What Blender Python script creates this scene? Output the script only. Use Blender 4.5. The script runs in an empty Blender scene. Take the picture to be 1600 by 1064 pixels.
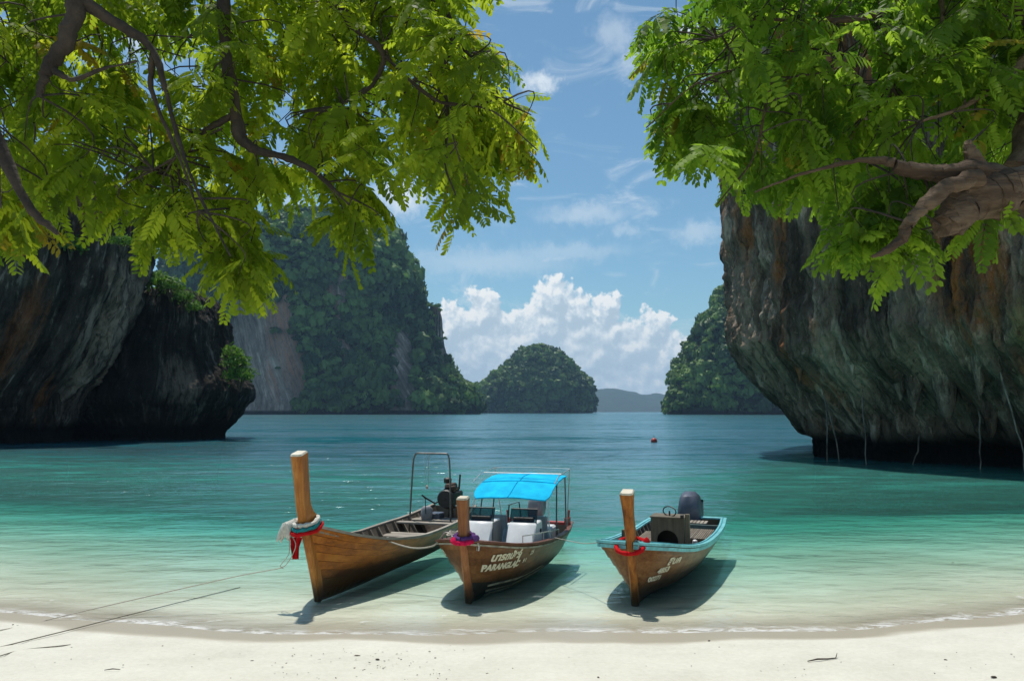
import bpy, math, random
import numpy as np
from mathutils import Vector, Matrix
R = random.Random(7)
RG = np.random.default_rng(11)
rad = math.radians
sc = bpy.context.scene
col = sc.collection

# ------------------------------------------------------------------ camera
CAM_H, FPX, TILT = 3.3, 1200.0, rad(5.28)
cam = bpy.data.cameras.new('camera')
cam.sensor_width = 36.0; cam.lens = 27.0
cam.clip_start = 0.1; cam.clip_end = 30000
cam_ob = bpy.data.objects.new('camera', cam); col.objects.link(cam_ob)
cam_ob.location = (0, 0, CAM_H); cam_ob.rotation_euler = (rad(90) + TILT, 0, 0)
sc.camera = cam_ob

# ------------------------------------------------------------------ node helpers
def nd(nt, kind, ins=None, **props):
    n = nt.nodes.new(kind)
    for k, v in props.items():
        setattr(n, k, v)
    if ins:
        for k, v in ins.items():
            s = n.inputs[k]
            if isinstance(v, bpy.types.NodeSocket):
                nt.links.new(v, s)
            elif isinstance(v, bpy.types.Node):
                nt.links.new(v.outputs[0], s)
            else:
                s.default_value = v
    return n
def mth(nt, op, a, b=0.0, c=0.0, clamp=False):
    n = nd(nt, 'ShaderNodeMath', {0: a, 1: b, 2: c}, operation=op); n.use_clamp = clamp
    return n.outputs[0]
def vmth(nt, op, a, b=(0, 0, 0)):
    return nd(nt, 'ShaderNodeVectorMath', {0: a, 1: b}, operation=op).outputs[0]
def ramp(nt, fac, stops, interp='LINEAR'):
    n = nd(nt, 'ShaderNodeValToRGB', {'Fac': fac})
    cr = n.color_ramp; cr.interpolation = interp
    while len(cr.elements) > len(stops): cr.elements.remove(cr.elements[-1])
    while len(cr.elements) < len(stops): cr.elements.new(1.0)
    for e, (p, c) in zip(cr.elements, stops):
        e.position = p
        e.color = (c, c, c, 1) if isinstance(c, (int, float)) else (*c, 1)
    return n.outputs[0]
def sstep(nt, x, lo, hi, a=0.0, b=1.0):
    n = nd(nt, 'ShaderNodeMapRange', {'Value': x, 'From Min': lo, 'From Max': hi, 'To Min': a, 'To Max': b})
    n.interpolation_type = 'SMOOTHSTEP'
    return n.outputs[0]
def mixc(nt, f, a, b, blend='MIX'):
    n = nt.nodes.new('ShaderNodeMix'); n.data_type = 'RGBA'; n.blend_type = blend
    for s, v in ((n.inputs[0], f), (n.inputs[6], a), (n.inputs[7], b)):
        if isinstance(v, bpy.types.NodeSocket): nt.links.new(v, s)
        elif isinstance(v, (int, float)): s.default_value = v
        else: s.default_value = (*v, 1) if len(v) == 3 else v
    return n.outputs[2]
def noise(nt, vec, scale, detail=4.0, rough=0.55, dist=0.0):
    return nd(nt, 'ShaderNodeTexNoise', {'Vector': vec, 'Scale': scale, 'Detail': detail, 'Roughness': rough, 'Distortion': dist}).outputs[0]
def noise2(nt, vec, scale, detail=4.0, rough=0.55, dist=0.0):
    return nd(nt, 'ShaderNodeTexNoise', {'Vector': vec, 'Scale': scale, 'Detail': detail, 'Roughness': rough, 'Distortion': dist}, noise_dimensions='2D').outputs[0]
def newmat(name):
    m = bpy.data.materials.new(name); m.use_nodes = True
    m.node_tree.nodes.clear()
    return m, m.node_tree
def outp(nt, shader, vol=None):
    o = nt.nodes.new('ShaderNodeOutputMaterial')
    if shader is not None: nt.links.new(shader, o.inputs['Surface'])
    if vol is not None: nt.links.new(vol, o.inputs['Volume'])

# ------------------------------------------------------------------ world: sky with clouds
SUN_EL, SUN_AZ = rad(71), rad(-24)
world = bpy.data.worlds.new("World"); sc.world = world; world.use_nodes = True
wt = world.node_tree; wt.nodes.clear()
SKY_STRENGTH = 0.10
def px_dir(px, py):
    return ((px - 800) / FPX * 57.3, 5.28 + math.degrees(math.atan((532 - py) / FPX)))
def cumulus_group():
    g = bpy.data.node_groups.new('cumulus_field', 'ShaderNodeTree')
    g.interface.new_socket('P', in_out='INPUT', socket_type='NodeSocketVector')
    g.interface.new_socket('D', in_out='OUTPUT', socket_type='NodeSocketFloat')
    gi = g.nodes.new('NodeGroupInput'); go = g.nodes.new('NodeGroupOutput')
    P = gi.outputs[0]
    warp = nd(g, 'ShaderNodeTexNoise', {'Vector': P, 'Scale': 0.55, 'Detail': 3.0, 'Roughness': 0.6}, noise_dimensions='2D')
    w = vmth(g, 'MULTIPLY', vmth(g, 'SUBTRACT', warp.outputs[1], (0.5, 0.5, 0.5)), (2.6, 2.2, 0))
    Q = vmth(g, 'ADD', P, w)
    blobs = [(705, 520, 55), (755, 492, 48), (735, 570, 80), (800, 545, 70), (868, 470, 46), (848, 520, 66), (903, 486, 38),
             (948, 482, 30), (940, 540, 66), (985, 552, 52), (1022, 515, 34), (1045, 560, 40), (900, 590, 90), (780, 610, 90),
             (1000, 610, 80), (670, 600, 80), (560, 560, 110), (430, 500, 120), (1180, 600, 90), (1330, 590, 130), (-150, 560, 150), (1850, 560, 170)]
    acc = None
    for (x, y, r) in blobs:
        a, e = px_dir(x, y)
        d = nd(g, 'ShaderNodeVectorMath', {0: Q, 1: (a, e, 0)}, operation='DISTANCE').outputs['Value']
        d = mth(g, 'DIVIDE', d, r * 0.0477)
        acc = d if acc is None else nd(g, 'ShaderNodeMath', {0: acc, 1: d, 2: 0.25}, operation='SMOOTH_MIN').outputs[0]
    # cumulus along the rest of the horizon
    far = noise2(g, vmth(g, 'MULTIPLY', Q, (0.06, 0.0, 0)), 1.0, 1.0)
    sep = nd(g, 'ShaderNodeSeparateXYZ', {0: Q})
    el = sep.outputs[1]
    gen = mth(g, 'ADD', mth(g, 'MULTIPLY', el, 0.16), mth(g, 'MULTIPLY', far, -1.5))
    gen = mth(g, 'ADD', gen, 1.15)
    away = sstep(g, mth(g, 'ABSOLUTE', sep.outputs[0]), 22, 45)
    gen = mth(g, 'ADD', gen, mth(g, 'MULTIPLY', mth(g, 'SUBTRACT', 1.0, away), 2.0))
    acc = mth(g, 'MINIMUM', acc, gen)
    puff = nd(g, 'ShaderNodeTexVoronoi', {'Vector': vmth(g, 'ADD', P, vmth(g, 'MULTIPLY', w, (0.4, 0.4, 0))), 'Scale': 0.75, 'Detail': 1.0, 'Roughness': 0.5}, feature='SMOOTH_F1', voronoi_dimensions='2D').outputs[0]
    acc = mth(g, 'ADD', acc, mth(g, 'MULTIPLY', mth(g, 'SUBTRACT', puff, 0.4), 0.42))
    fine = noise2(g, P, 2.6, 3.0, 0.6)
    acc = mth(g, 'ADD', acc, mth(g, 'MULTIPLY', mth(g, 'SUBTRACT', fine, 0.5), 0.32))
    g.links.new(acc, go.inputs[0])
    return g
CG = cumulus_group()
def cum(P):
    n = wt.nodes.new('ShaderNodeGroup'); n.node_tree = CG
    wt.links.new(P, n.inputs[0]); return n.outputs[0]
tc = nd(wt, 'ShaderNodeTexCoord')
sp = nd(wt, 'ShaderNodeSeparateXYZ', {0: tc.outputs['Generated']})
az = mth(wt, 'MULTIPLY', mth(wt, 'ARCTAN2', sp.outputs[0], sp.outputs[1]), 57.3)
elv = mth(wt, 'MULTIPLY', mth(wt, 'ARCSINE', sp.outputs[2]), 57.3)
Pd = nd(wt, 'ShaderNodeCombineXYZ', {0: az, 1: elv, 2: 0.0}).outputs[0]
D0 = cum(Pd)
D1 = cum(vmth(wt, 'ADD', Pd, (-0.22, 0.5, 0)))
dens = sstep(wt, D0, 0.97, 0.79)
lit = sstep(wt, mth(wt, 'SUBTRACT', D1, D0), -0.28, 0.42)
depthin = sstep(wt, D0, 0.95, 0.1)
shade = mth(wt, 'SUBTRACT', lit, mth(wt, 'MULTIPLY', depthin, 0.25))
ccol = ramp(wt, shade, [(0.0, (5.0, 6.3, 7.4)), (0.45, (6.8, 7.9, 8.7)), (0.8, (9.6, 9.9, 9.9))])
# thin wisps
wq = vmth(wt, 'MULTIPLY', Pd, (0.16, 0.42, 1))
wn = noise2(wt, vmth(wt, 'ADD', wq, (3.1, 0, 0)), 1.0, 5.0, 0.62, 0.6)
wfac = mth(wt, 'MULTIPLY', sstep(wt, wn, 0.5, 0.78), 0.42)
wisps = [(845, 128, 40, 20, 1.1), (968, 58, 42, 32, 0.5), (918, 335, 85, 20, 0.55), (975, 362, 30, 14, .4), (1078, 82, 48, 40, 1.2), (625, 312, 50, 34, 1.1),
         (1090, 372, 50, 20, 0.5), (760, 410, 160, 26, 0.45), (880, 395, 120, 18, .4), (250, 110, 60, 40, 1.0), (430, 5, 60, 25, 1.2), (310, 385, 50, 20, 1.1), (120, -200, 220, 80, 1.1), (1500, -150, 260, 90, 1.0)]
wwarp = nd(wt, 'ShaderNodeTexNoise', {'Vector': Pd, 'Scale': 0.9, 'Detail': 3.0, 'Roughness': 0.65}, noise_dimensions='2D')
wW = vmth(wt, 'MULTIPLY', vmth(wt, 'SUBTRACT', wwarp.outputs[1], (0.5, 0.5, 0.5)), (2.6, 1.6, 0))
Pw = vmth(wt, 'ADD', Pd, wW)
for (x, y, rx, ry, s) in wisps:
    a, e = px_dir(x, y)
    q = vmth(wt, 'DIVIDE', vmth(wt, 'SUBTRACT', Pw, (a, e, 0)), (rx * .0477, ry * .0477, 1))
    L = nd(wt, 'ShaderNodeVectorMath', {0: q}, operation='LENGTH').outputs['Value']
    b = mth(wt, 'MULTIPLY', sstep(wt, L, 1.25, 0.1), 0.75 * s)
    wfac = mth(wt, 'MAXIMUM', wfac, b)
wfac = mth(wt, 'MINIMUM', wfac, 0.92)
sky = nd(wt, 'ShaderNodeTexSky', sky_type='NISHITA')
sky.sun_disc = False; sky.sun_elevation = SUN_EL; sky.sun_rotation = SUN_AZ
sky.altitude = 0; sky.air_density = 1.0; sky.dust_density = 0.6; sky.ozone_density = 1.2
skyc = mixc(wt, 1.0, sky.outputs[0], (0.80, 1.08, 1.10), 'MULTIPLY')
up_only = sstep(wt, elv, -0.2, 0.6)
c1 = mixc(wt, mth(wt, 'MULTIPLY', wfac, up_only), skyc, (8.2, 9.0, 9.6))
hz = sstep(wt, elv, 7.5, 0.0, 0.0, 0.45)
c1 = mixc(wt, mth(wt, 'MULTIPLY', dens, up_only), c1, ccol)
c1 = mixc(wt, hz, c1, (5.6, 7.0, 8.2))
bg = nd(wt, 'ShaderNodeBackground', {'Color': c1, 'Strength': SKY_STRENGTH})
wo = wt.nodes.new('ShaderNodeOutputWorld'); wt.links.new(bg.outputs[0], wo.inputs[0])

# ------------------------------------------------------------------ sun, exposure, render
sun = bpy.data.lights.new('sun', 'SUN'); sun.energy = 4.0; sun.angle = rad(1.2); sun.color = (1.0, 0.95, 0.87)
sun_ob = bpy.data.objects.new('sun', sun); col.objects.link(sun_ob)
SUN_DIR = Vector((math.sin(SUN_AZ) * math.cos(SUN_EL), math.cos(SUN_AZ) * math.cos(SUN_EL), math.sin(SUN_EL)))
sun_ob.rotation_euler = SUN_DIR.to_track_quat('Z', 'Y').to_euler()
sun_ob.location = (0, 0, 60)
world.cycles.sampling_method = 'MANUAL'; world.cycles.sample_map_resolution = 512
sc.view_settings.view_transform = 'Standard'; sc.view_settings.look = 'None'
sc.view_settings.exposure = 0.0; sc.view_settings.gamma = 1.0
sc.view_settings.use_curve_mapping = False
sc.render.engine = 'CYCLES'
cy = sc.cycles
cy.use_denoising = True
try: cy.denoiser = 'OPENIMAGEDENOISE'
except Exception: pass
cy.max_bounces = 6; cy.diffuse_bounces = 2; cy.glossy_bounces = 3; cy.transmission_bounces = 4
cy.transparent_max_bounces = 16; cy.volume_bounces = 0
cy.caustics_reflective = False; cy.caustics_refractive = False

# ------------------------------------------------------------------ geometry helpers
def at(px, py, Y):
    dx = (px - 800) / FPX; u = (532 - py) / FPX
    dy = math.cos(TILT) - u * math.sin(TILT); dz = math.sin(TILT) + u * math.cos(TILT)
    k = Y / dy
    return Vector((dx * k, Y, CAM_H + dz * k))
def tag(o, label=None, cat=None, group=None, kind=None):
    if label: o['label'] = label
    if cat: o['category'] = cat
    if group: o['group'] = group
    if kind: o['kind'] = kind
    return o
def empty(name, loc=(0, 0, 0), rz=0.0):
    o = bpy.data.objects.new(name, None); o.empty_display_size = 0.2
    col.objects.link(o); o.location = loc; o.rotation_euler = (0, 0, rz)
    return o
def np_mesh(name, V, Fs, smooth=False):
    me = bpy.data.meshes.new(name)
    V = np.asarray(V, dtype=np.float32)
    Fs = [np.asarray(f, dtype=np.int32) for f in (Fs if isinstance(Fs, (list, tuple)) else [Fs]) if len(f)]
    nl = sum(f.size for f in Fs); nf = sum(len(f) for f in Fs)
    me.vertices.add(len(V)); me.vertices.foreach_set('co', V.ravel())
    me.loops.add(nl); me.polygons.add(nf)
    me.loops.foreach_set('vertex_index', np.concatenate([f.ravel() for f in Fs]))
    tot = np.concatenate([np.full(len(f), f.shape[1], np.int32) for f in Fs])
    st = np.concatenate([[0], np.cumsum(tot)[:-1]]).astype(np.int32)
    me.polygons.foreach_set('loop_start', st); me.polygons.foreach_set('loop_total', tot)
    me.polygons.foreach_set('use_smooth', np.full(nf, smooth))
    me.update(calc_edges=True); me.validate()
    return me
def link(name, me, mat=None, parent=None):
    o = bpy.data.objects.new(name, me); col.objects.link(o)
    if mat is not None and len(me.materials) == 0: me.materials.append(mat)
    if parent is not None: o.parent = parent
    return o
def fattr(me, name, vals, dtype='FLOAT'):
    a = me.attributes.new(name, dtype, 'POINT')
    a.data.foreach_set('value' if dtype == 'FLOAT' else 'vector', np.asarray(vals, np.float32).ravel())
class MB:
    def __init__(s): s.V = []; s.F = []
    def add(s, V, F):
        b = len(s.V); s.V += [tuple(v) for v in V]; s.F += [tuple(i + b for i in f) for f in F]; return s
    def box(s, c, d, rot=None, taper=1.0):
        x, y, z = d[0] / 2, d[1] / 2, d[2] / 2
        P = [Vector((sx * x * (taper if sz > 0 else 1), sy * y * (taper if sz > 0 else 1), sz * z)) for sz in (-1, 1) for sy in (-1, 1) for sx in (-1, 1)]
        if rot is not None: P = [rot @ p for p in P]
        P = [p + Vector(c) for p in P]
        return s.add(P, [(0, 2, 3, 1), (4, 5, 7, 6), (0, 1, 5, 4), (2, 6, 7, 3), (0, 4, 6, 2), (1, 3, 7, 5)])
    def tube(s, pts, r, sides=6, caps=True, gn=0.0):
        pts = [Vector(p) for p in pts]; n = len(pts)
        if not hasattr(r, '__len__'): r = [r] * n
        rings = []; up = Vector((0.13, 0.31, 0.94))
        for i, p in enumerate(pts):
            t = (pts[min(i + 1, n - 1)] - pts[max(i - 1, 0)]).normalized()
            a = up - t * up.dot(t)
            if a.length < 1e-3: a = Vector((1, 0, 0)) - t * t.x
            a.normalize(); b = t.cross(a); up = a
            rings.append([p + (a * math.cos(2 * math.pi * k / sides) + b * math.sin(2 * math.pi * k / sides)) * r[i] for k in range(sides)])
        V = [v for q in rings for v in q]
        if gn:
            A = np.array(V); nz = fbm(A * np.array([5, 5, 5]), 4, 3) * gn; C_ = np.repeat(np.array(pts), sides, 0); V = [tuple(v) for v in (C_ + (A - C_) * (1 + nz)[:, None])]
        F = [(i * sides + k, i * sides + (k + 1) % sides, (i + 1) * sides + (k + 1) % sides, (i + 1) * sides + k) for i in range(n - 1) for k in range(sides)]
        if caps: F += [tuple(range(sides))[::-1], tuple((n - 1) * sides + k for k in range(sides))]
        return s.add(V, F)
    def lathe(s, prof, c=(0, 0, 0), axis='z', seg=12):
        V = []; F = []; n = len(prof)
        for (r, h) in prof:
            for k in range(seg):
                a = 2 * math.pi * k / seg; x, y = r * math.cos(a), r * math.sin(a)
                p = {'z': (x, y, h), 'x': (h, x, y), 'y': (x, h, y)}[axis]
                V.append((p[0] + c[0], p[1] + c[1], p[2] + c[2]))
        for i in range(n - 1):
            for k in range(seg):
                F.append((i * seg + k, i * seg + (k + 1) % seg, (i + 1) * seg + (k + 1) % seg, (i + 1) * seg + k))
        return s.add(V, F)
    def prism(s, poly, h, o=(0, 0, 0), ax=('x', 'z', 'y')):
        """polygon in the plane (ax0, ax1), extruded by +-h/2 along ax2"""
        ix = {'x': 0, 'y': 1, 'z': 2}; V = []
        for sg in (-0.5, 0.5):
            for (a, b) in poly:
                p = [0, 0, 0]; p[ix[ax[0]]] = a; p[ix[ax[1]]] = b; p[ix[ax[2]]] = sg * h
                V.append((p[0] + o[0], p[1] + o[1], p[2] + o[2]))
        n = len(poly)
        F = [tuple(range(n)), tuple(range(2 * n - 1, n - 1, -1))] + [(i, i + n, (i + 1) % n + n, (i + 1) % n) for i in range(n)]
        return s.add(V, F)
    def build(s, name, mat, parent=None, smooth=False, bevel=0.0):
        me = bpy.data.meshes.new(name); me.from_pydata(s.V, [], s.F); me.validate()
        import bmesh
        bm = bmesh.new(); bm.from_mesh(me); bmesh.ops.recalc_face_normals(bm, faces=bm.faces)
        if bevel > 0: bmesh.ops.bevel(bm, geom=list(bm.edges), offset=bevel, segments=1, affect='EDGES', clamp_overlap=True)
        bm.to_mesh(me); bm.free()
        if smooth:
            for p in me.polygons: p.use_smooth = True
            try: me.set_sharp_from_angle(angle=rad(42))
            except Exception: pass
        return link(name, me, mat, parent)
_perm = RG.permutation(512).astype(np.int64)
_grad = RG.normal(size=(512, 3)); _grad /= np.linalg.norm(_grad, axis=1)[:, None]
def pn(P, seed=0):
    P = np.asarray(P, float) + seed * 17.37
    i = np.floor(P).astype(np.int64); f = P - i
    w = f * f * f * (f * (f * 6 - 15) + 10)
    out = 0
    for dx in (0, 1):
        for dy in (0, 1):
            for dz in (0, 1):
                h = _perm[(_perm[(_perm[(i[:, 0] + dx) & 511] + i[:, 1] + dy) & 511] + i[:, 2] + dz) & 511]
                g = _grad[h]
                d = g[:, 0] * (f[:, 0] - dx) + g[:, 1] * (f[:, 1] - dy) + g[:, 2] * (f[:, 2] - dz)
                out = out + d * (w[:, 0] if dx else 1 - w[:, 0]) * (w[:, 1] if dy else 1 - w[:, 1]) * (w[:, 2] if dz else 1 - w[:, 2])
    return out * 1.5
def fbm(P, o=4, seed=0, gain=0.5):
    P = np.asarray(P, float); a, s, t = 1.0, 0, 0
    for k in range(o):
        s = s + a * pn(P * 2.0 ** k, seed + k); t += a; a *= gain
    return s / t
def spl(xs, ys, x):
    xs = np.asarray(xs, float); ys = np.asarray(ys, float); x = np.clip(np.asarray(x, float), xs[0], xs[-1])
    h = np.diff(xs); d = np.diff(ys) / h; m = np.zeros(len(xs))
    m[0], m[-1] = d[0], d[-1]
    for i in range(1, len(xs) - 1):
        m[i] = 0 if d[i - 1] * d[i] <= 0 else 2 * d[i - 1] * d[i] / (d[i - 1] + d[i])
    k = np.clip(np.searchsorted(xs, x, side='right') - 1, 0, len(h) - 1)
    t = (x - xs[k]) / h[k]
    return (2*t**3-3*t**2+1)*ys[k] + (t**3-2*t**2+t)*h[k]*m[k] + (-2*t**3+3*t**2)*ys[k+1] + (t**3-t**2)*h[k]*m[k+1]
def grid_faces(nu, nv, closed_u=False):
    """vertex index = j*nu + i"""
    iu = np.arange(nu if closed_u else nu - 1); jv = np.arange(nv - 1)
    I, J = np.meshgrid(iu, jv); I = I.ravel(); J = J.ravel(); I2 = (I + 1) % nu
    return np.stack([J*nu+I, J*nu+I2, (J+1)*nu+I2, (J+1)*nu+I], 1)

# ------------------------------------------------------------------ materials
def simple(name, color, rough=0.5, metal=0.0, var=0.25, scale=8.0, bump=0.0, spec=0.5):
    m, nt = newmat(name)
    t = nd(nt, 'ShaderNodeTexCoord')
    n = noise(nt, t.outputs['Object'], scale, 5.0, 0.6)
    f = sstep(nt, n, 0.3, 0.75, 1 - var, 1 + var * 0.5)
    c = mixc(nt, 1.0, color, nd(nt, 'ShaderNodeCombineXYZ', {0: f, 1: f, 2: f}).outputs[0], 'MULTIPLY')
    b = nd(nt, 'ShaderNodeBsdfPrincipled', {'Base Color': c, 'Roughness': rough, 'Metallic': metal, 'Specular IOR Level': spec})
    if bump:
        bp = nd(nt, 'ShaderNodeBump', {'Height': noise(nt, t.outputs['Object'], scale * 4, 4.0), 'Strength': bump, 'Distance': 0.02})
        nt.links.new(bp.outputs[0], b.inputs['Normal'])
    outp(nt, b.outputs[0]); return m
def wood(name, c_dark, c_mid, c_light, rough=0.45, along='x', weather=None, spec=0.4, fade=None, darker=None):
    """varnished or bare boards: grain along one axis; weather = bare grey where the varnish has gone (fade: local x range)"""
    m, nt = newmat(name)
    t = nd(nt, 'ShaderNodeTexCoord'); oi = nd(nt, 'ShaderNodeObjectInfo')
    P = t.outputs['Object']
    Q = vmth(nt, 'ADD', P, nd(nt, 'ShaderNodeCombineXYZ', {0: mth(nt, 'MULTIPLY', oi.outputs['Random'], 40.0)}).outputs[0])
    s = {'x': (0.5, 9, 9), 'y': (9, 0.5, 9), 'z': (9, 9, 0.6)}[along]
    g1 = noise(nt, vmth(nt, 'MULTIPLY', Q, s), 1.6, 6.0, 0.65, 0.5)
    g2 = noise(nt, Q, 2.3, 4.0, 0.6)
    f = mth(nt, 'ADD', mth(nt, 'MULTIPLY', g1, 0.65), mth(nt, 'MULTIPLY', g2, 0.45))
    f = mth(nt, 'ADD', f, mth(nt, 'MULTIPLY', mth(nt, 'SUBTRACT', oi.outputs['Random'], 0.5), 0.16))
    c = ramp(nt, f, [(0.34, c_dark), (0.54, c_mid), (0.74, c_light)])
    if weather:
        w = noise(nt, vmth(nt, 'MULTIPLY', P, (0.8, 2.5, 2.5)), 1.2, 6.0, 0.7)
        if fade:
            sx = nd(nt, 'ShaderNodeSeparateXYZ', {0: P})
            w = mth(nt, 'ADD', w, sstep(nt, sx.outputs[0], fade[0], fade[1], -0.22, 0.25))
        c = mixc(nt, sstep(nt, w, 0.5, 0.72), c, weather)
    if darker:  # boards turn darker towards the bottom, below a set local height
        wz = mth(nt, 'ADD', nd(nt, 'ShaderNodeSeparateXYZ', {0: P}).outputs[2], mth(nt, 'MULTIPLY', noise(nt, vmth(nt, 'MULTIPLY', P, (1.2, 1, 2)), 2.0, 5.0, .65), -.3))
        c = mixc(nt, sstep(nt, wz, darker, darker - .34, 0.0, .9), c, (0.022, 0.017, 0.010))
    b = nd(nt, 'ShaderNodeBsdfPrincipled', {'Base Color': c, 'Roughness': rough, 'Specular IOR Level': spec})
    bp = nd(nt, 'ShaderNodeBump', {'Height': g1, 'Strength': 0.35, 'Distance': 0.01})
    nt.links.new(bp.outputs[0], b.inputs['Normal'])
    outp(nt, b.outputs[0]); return m
def leafmat(name, dark, light, trans, tfac=0.5, old=None):
    m, nt = newmat(name)
    a = nd(nt, 'ShaderNodeAttribute', attribute_name='tint')
    c = ramp(nt, a.outputs['Fac'], [(0.0, dark), (1.0, light)]) if old is None else ramp(nt, a.outputs['Fac'], [(0.0, dark), (0.965, light), (0.98, old), (1.0, old)])
    tcol = mixc(nt, 1.0, c, trans, 'MULTIPLY')
    d = nd(nt, 'ShaderNodeBsdfPrincipled', {'Base Color': c, 'Roughness': 0.55, 'Specular IOR Level': 0.25})
    t = nd(nt, 'ShaderNodeBsdfTranslucent', {'Color': tcol})
    x = nd(nt, 'ShaderNodeMixShader', {0: tfac, 1: d.outputs[0], 2: t.outputs[0]})
    outp(nt, x.outputs[0]); return m
def rockmat(name, dark, mid, pale, ochre, scale=1.0, ochre_t=0.66, pale_t=0.6, tide=None, vert=0.1, bump=0.6, stains=()):
    m, nt = newmat(name)
    a = nd(nt, 'ShaderNodeAttribute', attribute_name='flow')
    t = nd(nt, 'ShaderNodeTexCoord'); P = t.outputs['Object']
    fv = vmth(nt, 'MULTIPLY', a.outputs['Vector'], (scale, scale, scale * vert))
    s1 = noise(nt, fv, 0.55, 6.0, 0.62, 0.3)
    s2 = noise(nt, vmth(nt, 'ADD', fv, (31, 7, 2)), 1.9, 7.0, 0.68, 0.3)
    bl = noise(nt, vmth(nt, 'MULTIPLY', P, (scale, scale, scale * 0.6)), 0.32, 6.0, 0.62)
    f = mth(nt, 'ADD', mth(nt, 'MULTIPLY', s1, 0.5), mth(nt, 'MULTIPLY', s2, 0.5))
    f = mth(nt, 'ADD', mth(nt, 'MULTIPLY', f, 0.7), mth(nt, 'MULTIPLY', bl, 0.3))
    c = ramp(nt, f, [(0.38, dark), (0.54, mid), (0.68, pale)])
    pm = mth(nt, 'MULTIPLY', sstep(nt, s2, pale_t - 0.06, pale_t + 0.06), sstep(nt, bl, 0.45, 0.6))
    c = mixc(nt, mth(nt, 'MULTIPLY', pm, 0.95), c, pale)
    o1 = noise(nt, vmth(nt, 'ADD', vmth(nt, 'MULTIPLY', fv, (1, 1, 1.6)), (5, 50, 9)), 0.32, 5.0, 0.6)
    om = mth(nt, 'MULTIPLY', sstep(nt, o1, ochre_t - 0.05, ochre_t + 0.06), sstep(nt, s2, 0.35, 0.55))
    c = mixc(nt, mth(nt, 'MULTIPLY', om, 0.85), c, ochre)
    vg = nd(nt, 'ShaderNodeAttribute', attribute_name='veg').outputs['Fac']
    c = mixc(nt, vg, c, (0.022, 0.036, 0.014))
    # drip marks, slabs and iron stains with a place of their own on the wall
    sw = vmth(nt, 'MULTIPLY', vmth(nt, 'SUBTRACT', nd(nt, 'ShaderNodeTexNoise', {'Vector': fv, 'Scale': 1.1, 'Detail': 5.0, 'Roughness': 0.65}).outputs[1], (.5, .5, .5)), (3.0, 3.0, 5.0))
    for (cen_, r_, colr, amt) in stains:
        q = vmth(nt, 'DIVIDE', vmth(nt, 'SUBTRACT', vmth(nt, 'ADD', a.outputs['Vector'], sw), cen_), r_)
        L = nd(nt, 'ShaderNodeVectorMath', {0: q}, operation='LENGTH').outputs['Value']
        k = mth(nt, 'MULTIPLY', sstep(nt, L, 1.15, 0.6), mth(nt, 'MULTIPLY', sstep(nt, s2, 0.34, 0.56), amt))
        c = mixc(nt, k, c, colr)
    # cracks and pits
    vc = nd(nt, 'ShaderNodeTexVoronoi', {'Vector': vmth(nt, 'ADD', vmth(nt, 'MULTIPLY', a.outputs['Vector'], (scale, scale, scale * .10)), vmth(nt, 'MULTIPLY', sw, (.5, .5, .12))), 'Scale': 0.8}, feature='DISTANCE_TO_EDGE').outputs[0]
    crack = mth(nt, 'MAXIMUM', sstep(nt, vc, 0.0, 0.10), sstep(nt, bl, 0.44, 0.56))
    c = mixc(nt, mth(nt, 'MULTIPLY', mth(nt, 'SUBTRACT', 1.0, crack), 0.55), c, dark)
    pit = noise(nt, vmth(nt, 'MULTIPLY', P, (scale, scale, scale * .32)), 3.2, 6.0, 0.72)
    c = mixc(nt, sstep(nt, pit, 0.48, 0.34, 0, .6), c, dark)
    c = mixc(nt, sstep(nt, pit, 0.60, 0.72, 0, .45), c, pale)
    if tide is not None:
        z = nd(nt, 'ShaderNodeSeparateXYZ', {0: P}).outputs[2]
        z = mth(nt, 'ADD', z, mth(nt, 'MULTIPLY', s2, -tide * 0.6))
        c = mixc(nt, sstep(nt, z, tide * 1.1, tide * 0.4), c, (0.018, 0.018, 0.016))
    b = nd(nt, 'ShaderNodeBsdfPrincipled', {'Base Color': c, 'Roughness': 0.9, 'Specular IOR Level': 0.08})
    pit_h = noise(nt, P, 4.5 * scale, 6.0, 0.7)
    h1 = noise(nt, vmth(nt, 'MULTIPLY', P, (1, 1, 0.45)), 1.6 * scale, 7.0, 0.65)
    h = mth(nt, 'ADD', mth(nt, 'ADD', mth(nt, 'MULTIPLY', s2, 0.55), mth(nt, 'ADD', mth(nt, 'MULTIPLY', h1, 1.0), mth(nt, 'MULTIPLY', pit_h, 0.4))), mth(nt, 'MULTIPLY', crack, 0.3))
    bp = nd(nt, 'ShaderNodeBump', {'Height': h, 'Strength': bump, 'Distance': 0.9 / scale})
    nt.links.new(bp.outputs[0], b.inputs['Normal'])
    outp(nt, b.outputs[0]); return m

# ------------------------------------------------------------------ the shore: sand sheet and sea
def shore_y(x):
    ax = np.abs(x)
    base = 11.75 + np.where(ax < 10, 0.016 * x * x, 1.6 + 0.32 * (ax - 10))
    return base + 0.13 * np.sin(x * 0.75 + 1.0) + 0.05 * np.sin(x * 2.1 + 0.4)
def sea_depth(t):
    t = np.maximum(t, 0)
    d = 0.042 * t + 0.0026 * t * t
    return 7.5 * (1 - np.exp(-d / 7.5))
def ground_z(x, y):
    t = y - shore_y(x)
    up = np.minimum(-np.minimum(t, 0), 40)
    z = np.where(t < 0, 0.09 * up + 0.003 * np.minimum(up, 14) ** 2, -sea_depth(t))
    return z
def ground_at(px, py, lift=0.0):
    lo, hi = 2.0, 300.0
    for _ in range(60):
        mid = (lo + hi) / 2; p = at(px, py, mid)
        if p.z > float(ground_z(np.array(p.x), np.array(mid))): lo = mid
        else: hi = mid
    p = at(px, py, lo); p.z += lift
    return p
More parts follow.
